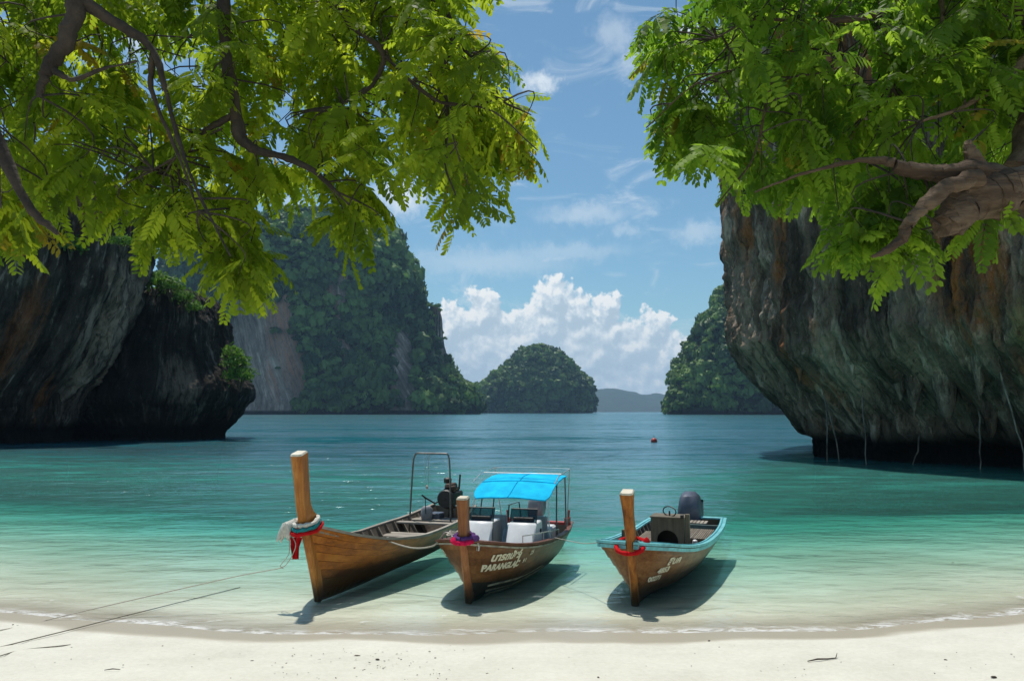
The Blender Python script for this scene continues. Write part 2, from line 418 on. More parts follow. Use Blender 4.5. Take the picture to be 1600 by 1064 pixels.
def sand_material():
    m, nt = newmat('sand')
    t = nd(nt, 'ShaderNodeTexCoord'); P = t.outputs['Object']
    sh = nd(nt, 'ShaderNodeAttribute', attribute_name='shore').outputs['Fac']
    n1 = noise(nt, P, 0.9, 6.0, 0.6); n2 = noise(nt, P, 14.0, 6.0, 0.7); n3 = noise(nt, P, 70.0, 3.0, 0.7)
    f = mth(nt, 'ADD', mth(nt, 'MULTIPLY', n1, 0.5), mth(nt, 'MULTIPLY', n2, 0.5))
    dry = ramp(nt, f, [(0.3, (0.56, 0.54, 0.455)), (0.7, (0.73, 0.71, 0.615))])
    dry = mixc(nt, mth(nt, 'MULTIPLY', sstep(nt, n3, 0.62, 0.74), 0.35), dry, (0.35, 0.30, 0.22))
    wetn = mth(nt, 'ADD', sh, mth(nt, 'MULTIPLY', mth(nt, 'SUBTRACT', noise(nt, vmth(nt, 'MULTIPLY', P, (0.35, 1, 1)), 0.7, 4.0), 0.5), 1.3))
    darker = sstep(nt, wetn, -0.75, -0.45)  # wet sand along the waterline
    c = mixc(nt, darker, dry, mixc(nt, f, (0.35, 0.315, 0.24), (0.45, 0.41, 0.325)))
    under = sstep(nt, sh, 0.2, 1.5)
    rip = noise(nt, vmth(nt, 'MULTIPLY', P, (0.45, 1.3, 1)), 1.7, 6.0, 0.65, 1.2)
    bed = mixc(nt, sstep(nt, noise(nt, P, 0.16, 5.0), 0.42, 0.66), (0.76, 0.72, 0.58), (0.58, 0.56, 0.43))
    bed = mixc(nt, sstep(nt, rip, 0.42, 0.66, 0, .5), bed, (0.46, 0.43, 0.31))  # ripples of caustic light hinted at in the bed colour
    c = mixc(nt, under, c, bed)
    rough = sstep(nt, wetn, -0.75, -0.35, 0.95, 0.45)
    b = nd(nt, 'ShaderNodeBsdfPrincipled', {'Base Color': c, 'Roughness': rough, 'Specular IOR Level': 0.25})
    hgt = mth(nt, 'ADD', mth(nt, 'MULTIPLY', noise(nt, P, 3.0, 5.0), 1.0), mth(nt, 'MULTIPLY', n2, 0.35))
    bstr = sstep(nt, wetn, -1.0, -0.4, 0.55, 0.06)
    bp = nd(nt, 'ShaderNodeBump', {'Height': hgt, 'Strength': bstr, 'Distance': 0.06})
    nt.links.new(bp.outputs[0], b.inputs['Normal'])
    outp(nt, b.outputs[0]); return m
def water_material():
    m, nt = newmat('sea_water')
    t = nd(nt, 'ShaderNodeTexCoord'); P = t.outputs['Object']
    d = nd(nt, 'ShaderNodeAttribute', attribute_name='depth').outputs['Fac']
    sh = nd(nt, 'ShaderNodeAttribute', attribute_name='shore').outputs['Fac']
    patch = noise(nt, vmth(nt, 'MULTIPLY', P, (0.5, 1, 1)), 0.045, 5.0, 0.6)
    dd = mth(nt, 'MULTIPLY', d, sstep(nt, patch, 0.3, 0.7, 0.7, 1.35))
    ch = [mth(nt, 'POWER', b, dd) for b in (0.40, 0.87, 0.84)]
    tint = nd(nt, 'ShaderNodeCombineColor', {0: ch[0], 1: ch[1], 2: ch[2]}).outputs[0]
    tr = nd(nt, 'ShaderNodeBsdfTransparent', {'Color': tint})
    body = mixc(nt, sstep(nt, d, 0.4, 5.0), (0.085, 0.47, 0.37), (0.007, 0.094, 0.118))
    bt = noise(nt, vmth(nt, 'MULTIPLY', P, (0.30, 1.0, 1.0)), 0.8, 7.0, 0.75, 0.5)
    bf = sstep(nt, bt, 0.36, 0.64, 0.62, 1.28)
    bf = mth(nt, 'ADD', 1.0, mth(nt, 'MULTIPLY', mth(nt, 'SUBTRACT', bf, 1.0), sstep(nt, sh, 7.0, 30.0, 0.08, 1.0)))
    body = mixc(nt, 1.0, body, nd(nt, 'ShaderNodeCombineXYZ', {0: bf, 1: bf, 2: bf}).outputs[0], 'MULTIPLY')
    sc_ = nd(nt, 'ShaderNodeBsdfDiffuse', {'Color': body})
    fac = mth(nt, 'SUBTRACT', 1.0, mth(nt, 'POWER', 0.70, d))
    under = nd(nt, 'ShaderNodeMixShader', {0: fac, 1: tr.outputs[0], 2: sc_.outputs[0]})
    w1 = noise(nt, vmth(nt, 'MULTIPLY', P, (0.5, 1.0, 1.0)), 4.2, 3.0, 0.6, 0.4)
    w2 = noise(nt, vmth(nt, 'MULTIPLY', P, (0.5, 1.0, 1.0)), 1.5, 3.0, 0.55, 0.3)
    w3 = noise(nt, vmth(nt, 'MULTIPLY', P, (0.45, 1.0, 1.0)), 0.35, 3.0, 0.55)
    h = mth(nt, 'ADD', mth(nt, 'MULTIPLY', w1, 0.042), mth(nt, 'ADD', mth(nt, 'MULTIPLY', w2, 0.19), mth(nt, 'MULTIPLY', w3, 0.6)))
    amp = sstep(nt, sh, 0.0, 14.0, 0.35, 1.0)
    bp = nd(nt, 'ShaderNodeBump', {'Height': mth(nt, 'MULTIPLY', h, amp), 'Strength': 1.0, 'Distance': 1.0})
    gl = nd(nt, 'ShaderNodeBsdfGlossy', {'Roughness': 0.17, 'Color': (0.80, 0.97, 1, 1), 'Normal': bp.outputs[0]})
    fr = nd(nt, 'ShaderNodeFresnel', {'IOR': 1.33, 'Normal': bp.outputs[0]}).outputs[0]
    # gusts: patches and streaks of rougher and calmer water at every size
    gust = noise(nt, vmth(nt, 'MULTIPLY', P, (0.30, 1.0, 1.0)), 0.55, 8.0, 0.78, 0.6)
    gust2 = noise(nt, vmth(nt, 'MULTIPLY', P, (0.22, 1.0, 1.0)), 0.06, 7.0, 0.72, 0.4)
    gs = mth(nt, 'ADD', mth(nt, 'MULTIPLY', gust, 0.6), mth(nt, 'MULTIPLY', gust2, 0.4))
    far_k = sstep(nt, sh, 2.0, 32.0, 0.06, 1.0)
    gfac = mth(nt, 'ADD', 1.0, mth(nt, 'MULTIPLY', mth(nt, 'SUBTRACT', sstep(nt, gs, 0.41, 0.59, 0.05, 2.4), 1.0), far_k))
    fr = mth(nt, 'MINIMUM', mth(nt, 'MULTIPLY', mth(nt, 'ADD', mth(nt, 'MULTIPLY', fr, sstep(nt, sh, 0.0, 18.0, 0.55, 1.0)), mth(nt, 'MULTIPLY', far_k, 0.045)), gfac), 0.62)
    surf = nd(nt, 'ShaderNodeMixShader', {0: fr, 1: under.outputs[0], 2: gl.outputs[0]})
    # foam: the swash line and broken flecks behind it
    fn = noise(nt, vmth(nt, 'MULTIPLY', P, (0.6, 1.3, 1)), 5.0, 6.0, 0.7, 1.0)
    wob = mth(nt, 'ADD', sh, mth(nt, 'MULTIPLY', mth(nt, 'SUBTRACT', noise(nt, P, 0.8, 5.0), 0.5), 0.9))
    edge = sstep(nt, wob, 0.34, 0.02)
    line = mth(nt, 'MULTIPLY', edge, sstep(nt, fn, 0.40, 0.58))
    behind = mth(nt, 'MULTIPLY', mth(nt, 'MULTIPLY', sstep(nt, wob, 4.0, 0.4), sstep(nt, fn, 0.56, 0.72)), 0.5)
    foam = mth(nt, 'MULTIPLY', mth(nt, 'MAXIMUM', line, behind), 0.68)
    fd = nd(nt, 'ShaderNodeBsdfDiffuse', {'Color': (0.85, 0.85, 0.82, 1)})
    fin = nd(nt, 'ShaderNodeMixShader', {0: foam, 1: surf.outputs[0], 2: fd.outputs[0]})
    outp(nt, fin.outputs[0]); return m
def sheet(name, ys, nx, spread, base_w, zf, mat, extra):
    s = np.linspace(-1, 1, nx); s = np.sign(s) * np.abs(s) ** 1.15
    Y = np.repeat(ys, nx); X = np.tile(s, len(ys)) * (np.abs(Y) * spread + base_w)
    Z = zf(X, Y)
    me = np_mesh(name, np.stack([X, Y, Z], 1), grid_faces(nx, len(ys)), smooth=True)
    tsh = Y - shore_y(X)
    fattr(me, 'shore', tsh)
    if extra: fattr(me, 'depth', sea_depth(tsh))
    return link(name, me, mat)
SEA_FAR = 6500.0
ys_g = np.concatenate([np.linspace(-25, 7, 18), np.linspace(7.2, 16, 150), 16 * (SEA_FAR / 16) ** np.linspace(0.01, 1, 150)])
def sand_relief(x, y):
    z = ground_z(x, y)
    P = np.stack([x, y, np.zeros_like(x)], 1)
    t = y - shore_y(x)
    k = np.clip((-t - 0.5) / 1.0, 0, 1) * (np.abs(x) < 40)
    n = fbm(P * 1.1, 3, 3) * 0.055 + fbm(P * 3.1, 2, 9) * 0.022
    lump = np.where(t > 14, fbm(P * 0.12, 3, 21) * 0.5 * np.clip((t - 14) / 20, 0, 1), 0)
    return z + n * k + lump
beach = sheet('beach', ys_g, 220, 1.1, 22, sand_relief, sand_material(), False)
tag(beach, 'pale sand beach that slopes down under the clear sea', 'beach', kind='structure')
ys_w = np.concatenate([np.linspace(11.2, 15.5, 120), 15.5 * ((SEA_FAR - 5) / 15.5) ** np.linspace(0.004, 1, 240)])
sea = sheet('sea', ys_w, 260, 1.08, 20, lambda x, y: np.zeros_like(x), water_material(), True)
tag(sea, 'clear turquoise sea deepening to teal away from the sand', 'sea', kind='structure')

# ------------------------------------------------------------------ karst rock
def finish_rock(name, P, flow, faces, mat, label, cat, kind='structure', parent=None):
    me = np_mesh(name, P, faces, smooth=True)
    fattr(me, 'flow', flow, 'FLOAT_VECTOR')
    o = link(name, me, mat, parent)
    if label: tag(o, label, cat, kind=kind)
    return o
def level_rock(name, levels, cy, depth, mat, label, cat, nth=220, nz=160, amp=1.0, freq=0.1, flute=0.5, ex=2.3, seed=0, parent=None, under=0.0):
    """levels: (z, x_left, x_right); superellipse sections round y=cy, half depth = depth * half width (or fixed)"""
    lv = np.array(levels, float)
    zz = np.unique(np.concatenate([np.linspace(lv[0, 0], lv[-1, 0], nz), np.linspace(lv[-1, 0] * 0.96, lv[-1, 0], 8)]))
    xl = spl(lv[:, 0], lv[:, 1], zz); xr = spl(lv[:, 0], lv[:, 2], zz)
    cxm = (lv[:, 1].min() + lv[:, 2].max()) / 2; rm = (lv[:, 2] - lv[:, 1]).max() / 2
    u = np.linspace(0, 1, nth, endpoint=False)
    th = -math.pi / 2 + np.where(u < 0.5, (u - 0.25) * 4 * 0.75, 0) * math.pi / 2
    # 70 % of the vertices on the half that faces the beach
    uu = np.where(u < 0.7, (u / 0.7) * math.pi + math.pi, (u - 0.7) / 0.3 * math.pi)
    cs, sn = np.cos(uu), np.sin(uu)
    ex_c = np.sign(cs) * np.abs(cs) ** (2 / ex); ex_s = np.sign(sn) * np.abs(sn) ** (2 / ex)
    cx = (xl + xr) / 2; rx = (xr - xl) / 2
    ry = depth * np.clip(rx / rm, 0, 1) ** 0.8
    ry = ry * (1 - under * np.clip((4.2 - zz) / 4.2, 0, 1) ** 0.7)
    X = cx[:, None] + rx[:, None] * ex_c; Y = cy + ry[:, None] * ex_s; Z = np.repeat(zz[:, None], nth, 1)
    Fx = np.repeat((cxm + rm * ex_c)[None], len(zz), 0); Fy = np.repeat((cy + depth * ex_s)[None], len(zz), 0)
    flow = np.stack([Fx.ravel(), Fy.ravel(), Z.ravel()], 1)
    P = np.stack([X.ravel(), Y.ravel(), Z.ravel()], 1)
    out = np.stack([np.repeat(ex_c[None], len(zz), 0).ravel() * depth, np.repeat(ex_s[None], len(zz), 0).ravel() * rm, np.zeros(P.shape[0])], 1)
    out /= np.linalg.norm(out, axis=1)[:, None] + 1e-9
    n = amp * (fbm(P * freq, 5, seed + 1, 0.55)) + flute * amp * (0.5 - np.abs(fbm(flow * np.array([freq * 2.2, freq * 2.2, freq * 0.25]), 4, seed + 8)) * 2)
    clos = np.clip(rx / rm * 4, 0, 1); n = n * np.repeat(clos, nth)
    n = n + clos.repeat(nth) * amp * 0.55 * (0.35 - np.abs(fbm(P * np.array([freq * 3.2, freq * 3.2, freq * 1.2]), 5, seed + 60, 0.6)) * 2.0)
    P = P + out * n[:, None]
    P[:, 2] += 0.35 * amp * fbm(P * freq * 1.4, 3, seed + 30) * np.clip(P[:, 2] / (lv[-1, 0] * .2), 0, 1)
    # close the top
    top = P[-nth:].mean(0); P = np.vstack([P, top]); flow = np.vstack([flow, flow[-nth:].mean(0)])
    b = (len(zz) - 1) * nth; k = np.arange(nth)
    caps = np.stack([b + k, b + (k + 1) % nth, np.full(nth, len(P) - 1)], 1)
    return finish_rock(name, P, flow, [grid_faces(nth, len(zz), True), caps], mat, label, cat, parent=parent)
def plan_rock(name, plan, prof, ztop, mat, label, cat, nu=520, nz=240, dense=(0.0, 0.5), amp=1.0, seed=0):
    """plan: closed outline (x, y) at the overhang; prof: (z, outward offset)"""
    pl = np.array(plan, float); n = len(pl)
    tt = np.arange(n + 7) - 3
    ext = pl[tt % n]
    def cr(t):
        i = np.floor(t).astype(int); f = (t - i)[:, None]
        p0, p1, p2, p3 = ext[i + 2], ext[i + 3], ext[i + 4], ext[i + 5]
        return 0.5 * ((2*p1) + (-p0+p2)*f + (2*p0-5*p1+4*p2-p3)*f**2 + (-p0+3*p1-3*p2+p3)*f**3)
    a, b = dense[0] * n, dense[1] * n
    m1 = int(nu * 0.82)
    ts = np.concatenate([np.linspace(a, b, m1, endpoint=False), np.linspace(b, a + n, nu - m1, endpoint=False)]) % n
    C = cr(ts)
    T = np.roll(C, -1, 0) - np.roll(C, 1, 0); Nn = np.stack([T[:, 1], -T[:, 0]], 1); Nn /= np.linalg.norm(Nn, axis=1)[:, None]
    cen = C.mean(0)
    if ((C - cen) * Nn).sum(1).mean() < 0: Nn = -Nn
    pr = np.array(prof, float)
    zz = np.concatenate([np.linspace(pr[0, 0], 14, int(nz * 0.6)), np.linspace(14.2, ztop, nz - int(nz * 0.6))])
    off = spl(pr[:, 0], pr[:, 1], zz)
    shrink = np.clip((zz - ztop * 0.86) / (ztop * 0.14), 0, 1) ** 2
    Cx = np.repeat(C[None], len(zz), 0); Nx = np.repeat(Nn[None], len(zz), 0)
    Z = np.repeat(zz[:, None], nu, 1)
    flow = np.stack([Cx[..., 0].ravel(), Cx[..., 1].ravel(), Z.ravel()], 1)
    base = np.stack([Cx[..., 0].ravel(), Cx[..., 1].ravel(), Z.ravel()], 1)
    # how deep the notch is cut varies along the wall
    var = 1 + 0.30 * pn(np.stack([flow[:, 0] * .13, flow[:, 1] * .13, np.zeros(len(flow))], 1), seed + 2)
    lip = np.tile(0.55 + 1.0 * pn(np.stack([C[:, 0] * .22, C[:, 1] * .22, np.zeros(nu)], 1), seed + 33) + 0.5 * pn(np.stack([C[:, 0] * .8, C[:, 1] * .8, np.zeros(nu)], 1), seed + 34), len(zz))
    zq = Z.ravel() - lip * np.clip(1 - (Z.ravel() - 2) / 7, 0, 1)
    O = spl(pr[:, 0], pr[:, 1], zq) * var
    big = fbm(base * np.array([.12, .12, .07]), 4, seed + 3, 0.5) * 1.9
    fl = 0.5 - np.abs(fbm(flow * np.array([.55, .55, .035]), 4, seed + 5, 0.55)) * 2.2
    fl2 = 0.5 - np.abs(fbm(flow * np.array([1.7, 1.7, .10]), 3, seed + 15, 0.55)) * 2.0
    rough = fbm(base * np.array([.9, .9, .55]), 4, seed + 9, 0.6)
    rid = 0.4 - np.abs(fbm(base * np.array([.75, .75, .28]), 5, seed + 19, 0.6)) * 2.4
    D = O + amp * (big + 0.95 * fl + 0.75 * fl2 + 0.8 * rough + 0.8 * rid)
    P = base.copy()
    P[:, 0] += Nx[..., 0].ravel() * D; P[:, 1] += Nx[..., 1].ravel() * D
    sh = np.repeat(shrink, nu)[:, None]
    P[:, :2] = P[:, :2] * (1 - sh) + cen * sh
    P[:, 2] += 0.5 * fbm(base * .5, 3, seed + 40) * np.clip((P[:, 2] - 0.5) / 3, 0, 1)
    return finish_rock(name, P, flow, [grid_faces(nu, len(zz), True)], mat, label, cat)

M_rock_r = rockmat('limestone_overhang', (0.070, 0.050, 0.038), (0.38, 0.29, 0.215), (0.84, 0.66, 0.50), (0.54, 0.18, 0.04), 1.0, 0.59, 0.55, tide=1.6, vert=.16, bump=1.0, stains=[((24.6, 40.6, 11.5), (2.0, 2.6, 4.6), (0.50, 0.17, 0.045), .95), ((26.3, 37.5, 7.5), (1.6, 2.2, 4.0), (0.36, 0.26, 0.10), .7), ((18.2, 55, 7.0), (1.6, 2.6, 2.6), (0.60, 0.44, 0.31), .9),
    ((20.6, 48.5, 6.0), (.9, 1.4, 4.0), (0.60, 0.46, 0.33), .7), ((17.6, 57, 13), (1.4, 2.5, 3.0), (0.54, 0.43, 0.33), .6), ((22.8, 44, 4.0), (1.2, 1.6, 2.6), (0.50, 0.38, 0.27), .6), ((21.8, 46, 11), (1.6, 2.6, 4), (0.05, 0.045, 0.04), .85), ((19.6, 51, 12.5), (1.0, 1.6, 5), (0.06, 0.05, 0.042), .8)])
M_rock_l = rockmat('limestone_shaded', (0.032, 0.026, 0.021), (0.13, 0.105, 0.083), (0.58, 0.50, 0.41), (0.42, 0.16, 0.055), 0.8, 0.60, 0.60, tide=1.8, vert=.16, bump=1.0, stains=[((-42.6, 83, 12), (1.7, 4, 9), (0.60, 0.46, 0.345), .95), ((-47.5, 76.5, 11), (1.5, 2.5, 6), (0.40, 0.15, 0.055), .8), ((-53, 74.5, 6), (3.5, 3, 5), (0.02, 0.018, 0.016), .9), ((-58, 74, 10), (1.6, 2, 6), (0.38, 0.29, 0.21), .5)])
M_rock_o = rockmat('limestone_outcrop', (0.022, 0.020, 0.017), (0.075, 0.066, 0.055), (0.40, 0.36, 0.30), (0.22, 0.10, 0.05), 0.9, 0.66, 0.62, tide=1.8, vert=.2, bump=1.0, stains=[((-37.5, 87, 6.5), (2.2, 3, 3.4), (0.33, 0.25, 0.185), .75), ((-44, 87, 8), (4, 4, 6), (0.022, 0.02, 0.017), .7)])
M_rock_far = rockmat('limestone_far', (0.13, 0.095, 0.072), (0.44, 0.33, 0.255), (0.78, 0.62, 0.50), (0.52, 0.24, 0.14), 0.14, 0.56, 0.58, tide=4.0, vert=0.12, bump=0.4)
right_plan = [(17.4, 58), (19.3, 51), (22.0, 45.5), (24.6, 40.5), (28.0, 34), (34, 27), (46, 22), (66, 32), (72, 62), (56, 84), (34, 82), (22, 68)]
right_cliff = plan_rock('cliff', right_plan, [(-8, -6.9), (0, -6.6), (0.9, -6.5), (1.25, -5.0), (2.6, -3.9), (4.2, -2.5), (5.6, -1.1), (7.0, 0), (8.5, 0.5), (15, 0.2), (25, 0.4), (40, 0.3), (52, -1)],
                        50, M_rock_r, 'dark overhanging limestone cliff with hanging flutes beside the right boat', 'cliff', dense=(0.86, 1.42), amp=0.8, seed=2)
def lv(rows, Y):
    return [(at(xl, y, Y).z, at(xl, y, Y).x, at(xr, y, Y).x) for (y, xl, xr) in rows]
lc0 = [(-8, -92, -46.2), (0, -92, -45.6), (1.2, -92, -45.8), (2.2, -93, -45.0), (4.9, -94, -44.2), (8.2, -95, -42.0), (12, -95, -40.4), (15.8, -95, -39.2), (20.7, -94, -38.4), (26, -90, -39.2), (30, -84, -43), (33, -76, -52), (34, -70, -60)]
lc = [(z, a * 1.05, b * 1.085) for z, a, b in lc0]
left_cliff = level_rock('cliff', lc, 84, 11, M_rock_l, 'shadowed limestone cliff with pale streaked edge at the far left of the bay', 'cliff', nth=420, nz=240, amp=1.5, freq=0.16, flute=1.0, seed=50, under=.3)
oc0 = [(-8, -50, -34.4), (0, -50, -33.6), (1.2, -50, -33.2), (3, -50.5, -31.8), (5.7, -50.5, -30.4), (8, -49, -31.6), (11, -48, -32.9), (14.5, -46.5, -33.6), (16.5, -45.5, -34.6), (17.8, -44, -36.4), (18.5, -41.5, -38.5)]
oc = [(z, a * 1.068, b * 1.068) for z, a, b in oc0]
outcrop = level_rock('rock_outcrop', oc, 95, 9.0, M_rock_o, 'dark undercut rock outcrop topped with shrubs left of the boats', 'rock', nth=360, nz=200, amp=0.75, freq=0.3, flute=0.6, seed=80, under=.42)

big_rows = [(705, 250, 745), (648, 250, 745), (642, 252, 746), (632, 256, 741), (620, 257, 731), (605, 258, 718), (590, 258, 706), (560, 258, 682), (530, 258, 660), (505, 258, 647), (490, 258, 645), (480, 259, 645), (450, 262, 645), (420, 268, 635),
            (395, 280, 622), (375, 305, 606), (360, 345, 588), (348, 420, 560), (342, 450, 525)]
island = empty('island', (at(520, 648, 900).x, 960, 0)); tag(island, 'tall limestone island with forested sides and bare pale cliff strips across the bay', 'island', kind='structure')
def with_parent(o, p):
    o.parent = p; o.matrix_parent_inverse = Matrix.Translation(p.location).inverted(); return o
big = level_rock('rock_face', lv(big_rows, 945), 960, 105, M_rock_far, None, None, nth=320, nz=150, amp=8, freq=0.016, flute=0.5, seed=120)
with_parent(big, island)
tower_rows = [(705, 640, 716), (648, 640, 716), (600, 642, 706), (560, 650, 697), (530, 658, 692), (505, 666, 690), (488, 669, 687), (480, 672, 684), (476, 675, 681)]
tower = level_rock('rock_spire', lv(tower_rows, 940), 945, 32, M_rock_far, None, None, nth=120, nz=90, amp=2.5, freq=0.03, flute=0.5, seed=140)
with_parent(tower, island)
mid_rows = [(665, 744, 920), (645.5, 744, 920), (640, 744, 920), (625, 746, 920), (612, 750, 918), (598, 762, 911), (588, 776, 902), (580, 792, 894), (570, 801, 886), (560, 810, 876), (552, 820, 862), (547.5, 832, 850)]
mid_isl = empty('island', (at(832, 645, 1500).x, 1560, 0)); tag(mid_isl, 'small rounded green island in the middle of the horizon', 'island', kind='structure')
midr = level_rock('rock_face', lv(mid_rows, 1570), 1580, 80, M_rock_far, None, None, nth=240, nz=100, amp=9, freq=0.014, flute=0.4, seed=170)
with_parent(midr, mid_isl)
hr_rows = [(680, 1050, 1560), (649, 1050, 1560), (643, 1050, 1560), (625, 1055, 1555), (600, 1060, 1550), (575, 1070, 1540), (550, 1081, 1530), (525, 1094, 1520), (500, 1111, 1510), (475, 1128, 1490), (452, 1148, 1460), (435, 1166, 1430),
           (400, 1190, 1400), (380, 1225, 1370), (370, 1255, 1335)]
hill_r = empty('island', (at(1290, 649, 800).x, 870, 0)); tag(hill_r, 'forested headland rising behind the right overhanging cliff', 'headland', kind='structure')
hillr = level_rock('rock_face', lv(hr_rows, 870), 880, 95, M_rock_far, None, None, nth=320, nz=130, amp=8, freq=0.016, flute=0.5, seed=190)
with_parent(hillr, hill_r)
# far ridge
def far_ridge():
    prof = [(905, 616), (930, 609), (955, 604.5), (975, 608), (995, 612), (1012, 616), (1027, 613), (1042, 615), (1080, 610), (1130, 606), (1180, 612), (1260, 620), (1340, 630)]
    xs = np.array([at(p[0], 600, 5500).x for p in prof]); zs = np.array([at(p[0], p[1], 5500).z for p in prof])
    X = np.linspace(xs[0] - 160, xs[-1], 160); H = spl(np.concatenate([[xs[0] - 160], xs]), np.concatenate([[0], zs]), X)
    H = H + fbm(np.stack([X * .012, X * 0, X * 0], 1), 3, 5) * 6
    v = np.linspace(-1, 1, 41); Xg = np.tile(X, len(v)); Vg = np.repeat(v, len(X))
    Yg = 5500 + 60 + Vg * 480
    Zg = np.tile(H, len(v)) * (1 - np.abs(Vg) ** 1.4) - 4
    P = np.stack([Xg, Yg, Zg], 1); P[:, 2] += fbm(P * .01, 4, 77) * 14 * (1 - np.abs(Vg)) 
    me = np_mesh('hills', P, grid_faces(len(X), len(v)), smooth=True)
    o = link('hills', me, simple('far_forest', (0.035, 0.06, 0.035), 0.9, 0, 0.4, 0.02))
    tag(o, 'low blue hills on the horizon behind the small island', 'hills', kind='structure')
far_ridge()

# ------------------------------------------------------------------ forest on the islands
def crown_template(nq, seed, squash=0.8):
    r = np.random.default_rng(seed)
    d = r.normal(size=(nq, 3)); d[:, 2] = np.abs(d[:, 2]) * 1.1 - 0.25; d /= np.linalg.norm(d, axis=1)[:, None]
    lob = 0.78 + 0.30 * pn(d * 1.7, seed)
    c = d * lob[:, None] * r.uniform(0.75, 1.05, (nq, 1)); c[:, 2] *= squash
    nrm = d + r.normal(size=(nq, 3)) * 0.32; nrm /= np.linalg.norm(nrm, axis=1)[:, None]
    a = np.cross(nrm, r.normal(size=(nq, 3))); a /= np.linalg.norm(a, axis=1)[:, None]; b = np.cross(nrm, a)
    s = r.uniform(0.24, 0.42, (nq, 1)); k = r.uniform(0.6, 1.0, (nq, 1))
    V = np.stack([c - a * s, c - b * s * k, c + a * s, c + b * s * k], 1).reshape(-1, 3)
    return V, np.arange(nq * 4).reshape(-1, 4)
CROWNS = [crown_template(46, 300 + i) for i in range(6)]
M_forest = leafmat('forest_leaves', (0.022, 0.055, 0.016), (0.20, 0.31, 0.075), (1.2, 1.4, 0.6), 0.2)
def forest(rock, parent, count, size, seed, mask, name='forest'):
    me = rock.data; n = len(me.polygons)
    cen = np.empty(n * 3, np.float32); nor = np.empty(n * 3, np.float32); ar = np.empty(n, np.float32)
    me.polygons.foreach_get('center', cen); me.polygons.foreach_get('normal', nor); me.polygons.foreach_get('area', ar)
    cen = cen.reshape(-1, 3).astype(float); nor = nor.reshape(-1, 3).astype(float)
    r = np.random.default_rng(seed)
    w = ar * mask(cen, nor); w = w / w.sum()
    nv = len(me.vertices); co = np.empty(nv * 3, np.float32); vn = np.empty(nv * 3, np.float32)
    me.vertices.foreach_get('co', co); me.vertex_normals.foreach_get('vector', vn)
    co = co.reshape(-1, 3).astype(float); vn = vn.reshape(-1, 3).astype(float)
    fr_ = np.clip(front(co, vn), .05, 1)
    fattr(me, 'veg', np.clip(mask(co, vn) / fr_, 0, 1) ** 0.7)
    idx = r.choice(n, count, p=w)
    P = cen[idx] + r.normal(size=(count, 3)) * size * 0.3; N = nor[idx]
    sz = size * (0.38 + 1.5 * r.beta(1.4, 2.9, count))
    P = P + N * (sz * 0.42)[:, None]
    P[:, 2] = np.maximum(P[:, 2], sz * 0.5)
    tn = np.clip(0.5 + 0.9 * fbm(P * (0.14 / size), 3, seed + 4) + r.normal(size=count) * 0.22, 0, 1)
    vs = r.uniform(0.6, 1.5, count)
    Vs, Fs, T = [], [], []; b = 0
    for i in range(count):
        V, F = CROWNS[i % len(CROWNS)]
        a = r.uniform(0, 6.28); ca, sa = math.cos(a), math.sin(a)
        q = V * sz[i] * np.array([1, 1, vs[i]])
        q = np.stack([q[:, 0] * ca - q[:, 1] * sa, q[:, 0] * sa + q[:, 1] * ca, q[:, 2]], 1) + P[i]
        Vs.append(q); Fs.append(F + b); b += len(V)
        T.append(np.clip(np.full(len(V), tn[i]) + r.normal(size=len(V)) * 0.08, 0, 1))
    m = np_mesh(name, np.vstack(Vs), [np.vstack(Fs)])
    fattr(m, 'tint', np.concatenate(T))
    o = link(name, m, M_forest); tag(o, kind='stuff')
    if parent: with_parent(o, parent)
    return o
def front(cen, nor): return np.clip(-nor[:, 1] * 1.5 + 0.75, 0.05, 1)
def mask_big(c, n):
    px = 800 + c[:, 0] / c[:, 1] * FPX; z = c[:, 2]
    m = front(c, n)
    nn = fbm(c * np.array([.018, .018, .006]), 3, 61)
    strip = (np.abs(px - 405 - nn * 30) < 54) & (z < 150 + nn * 70)
    strip2 = (np.abs(px - 628 - nn * 8) < 17 + nn * 8) & (z < 105 + nn * 30) & (z > 4)
    strip3 = (np.abs(px - 468 - nn * 20) < 18) & (z < 105 + nn * 60) & (z > 14)
    strip4 = (fbm(c * np.array([.03, .03, .009]), 3, 63) > 0.33) & (z > 25)
    m = m * np.where(strip | strip2, 0.015, 1) * np.where(strip3 | strip4, 0.06, 1)
    return m * (z > 3)
forest(big, island, 4600, 8.2, 5, mask_big)
forest(tower, island, 420, 4.5, 6, lambda c, n: front(c, n) * (c[:, 2] > 3) * np.where((n[:, 0] > 0.6) & (c[:, 2] > 60), 0.1, 1))
forest(midr, mid_isl, 3000, 7.6, 7, lambda c, n: front(c, n) * (c[:, 2] > 4) * np.where(fbm(c * np.array([.02, .02, .006]), 3, 91) > 0.3, 0.1, 1))
forest(hillr, hill_r, 4200, 6.4, 8, lambda c, n: front(c, n) * (c[:, 2] > 3.0) * np.where((fbm(c * np.array([.02, .02, .006]), 3, 71) > 0.26) & (c[:, 2] > 60), 0.15, 1))

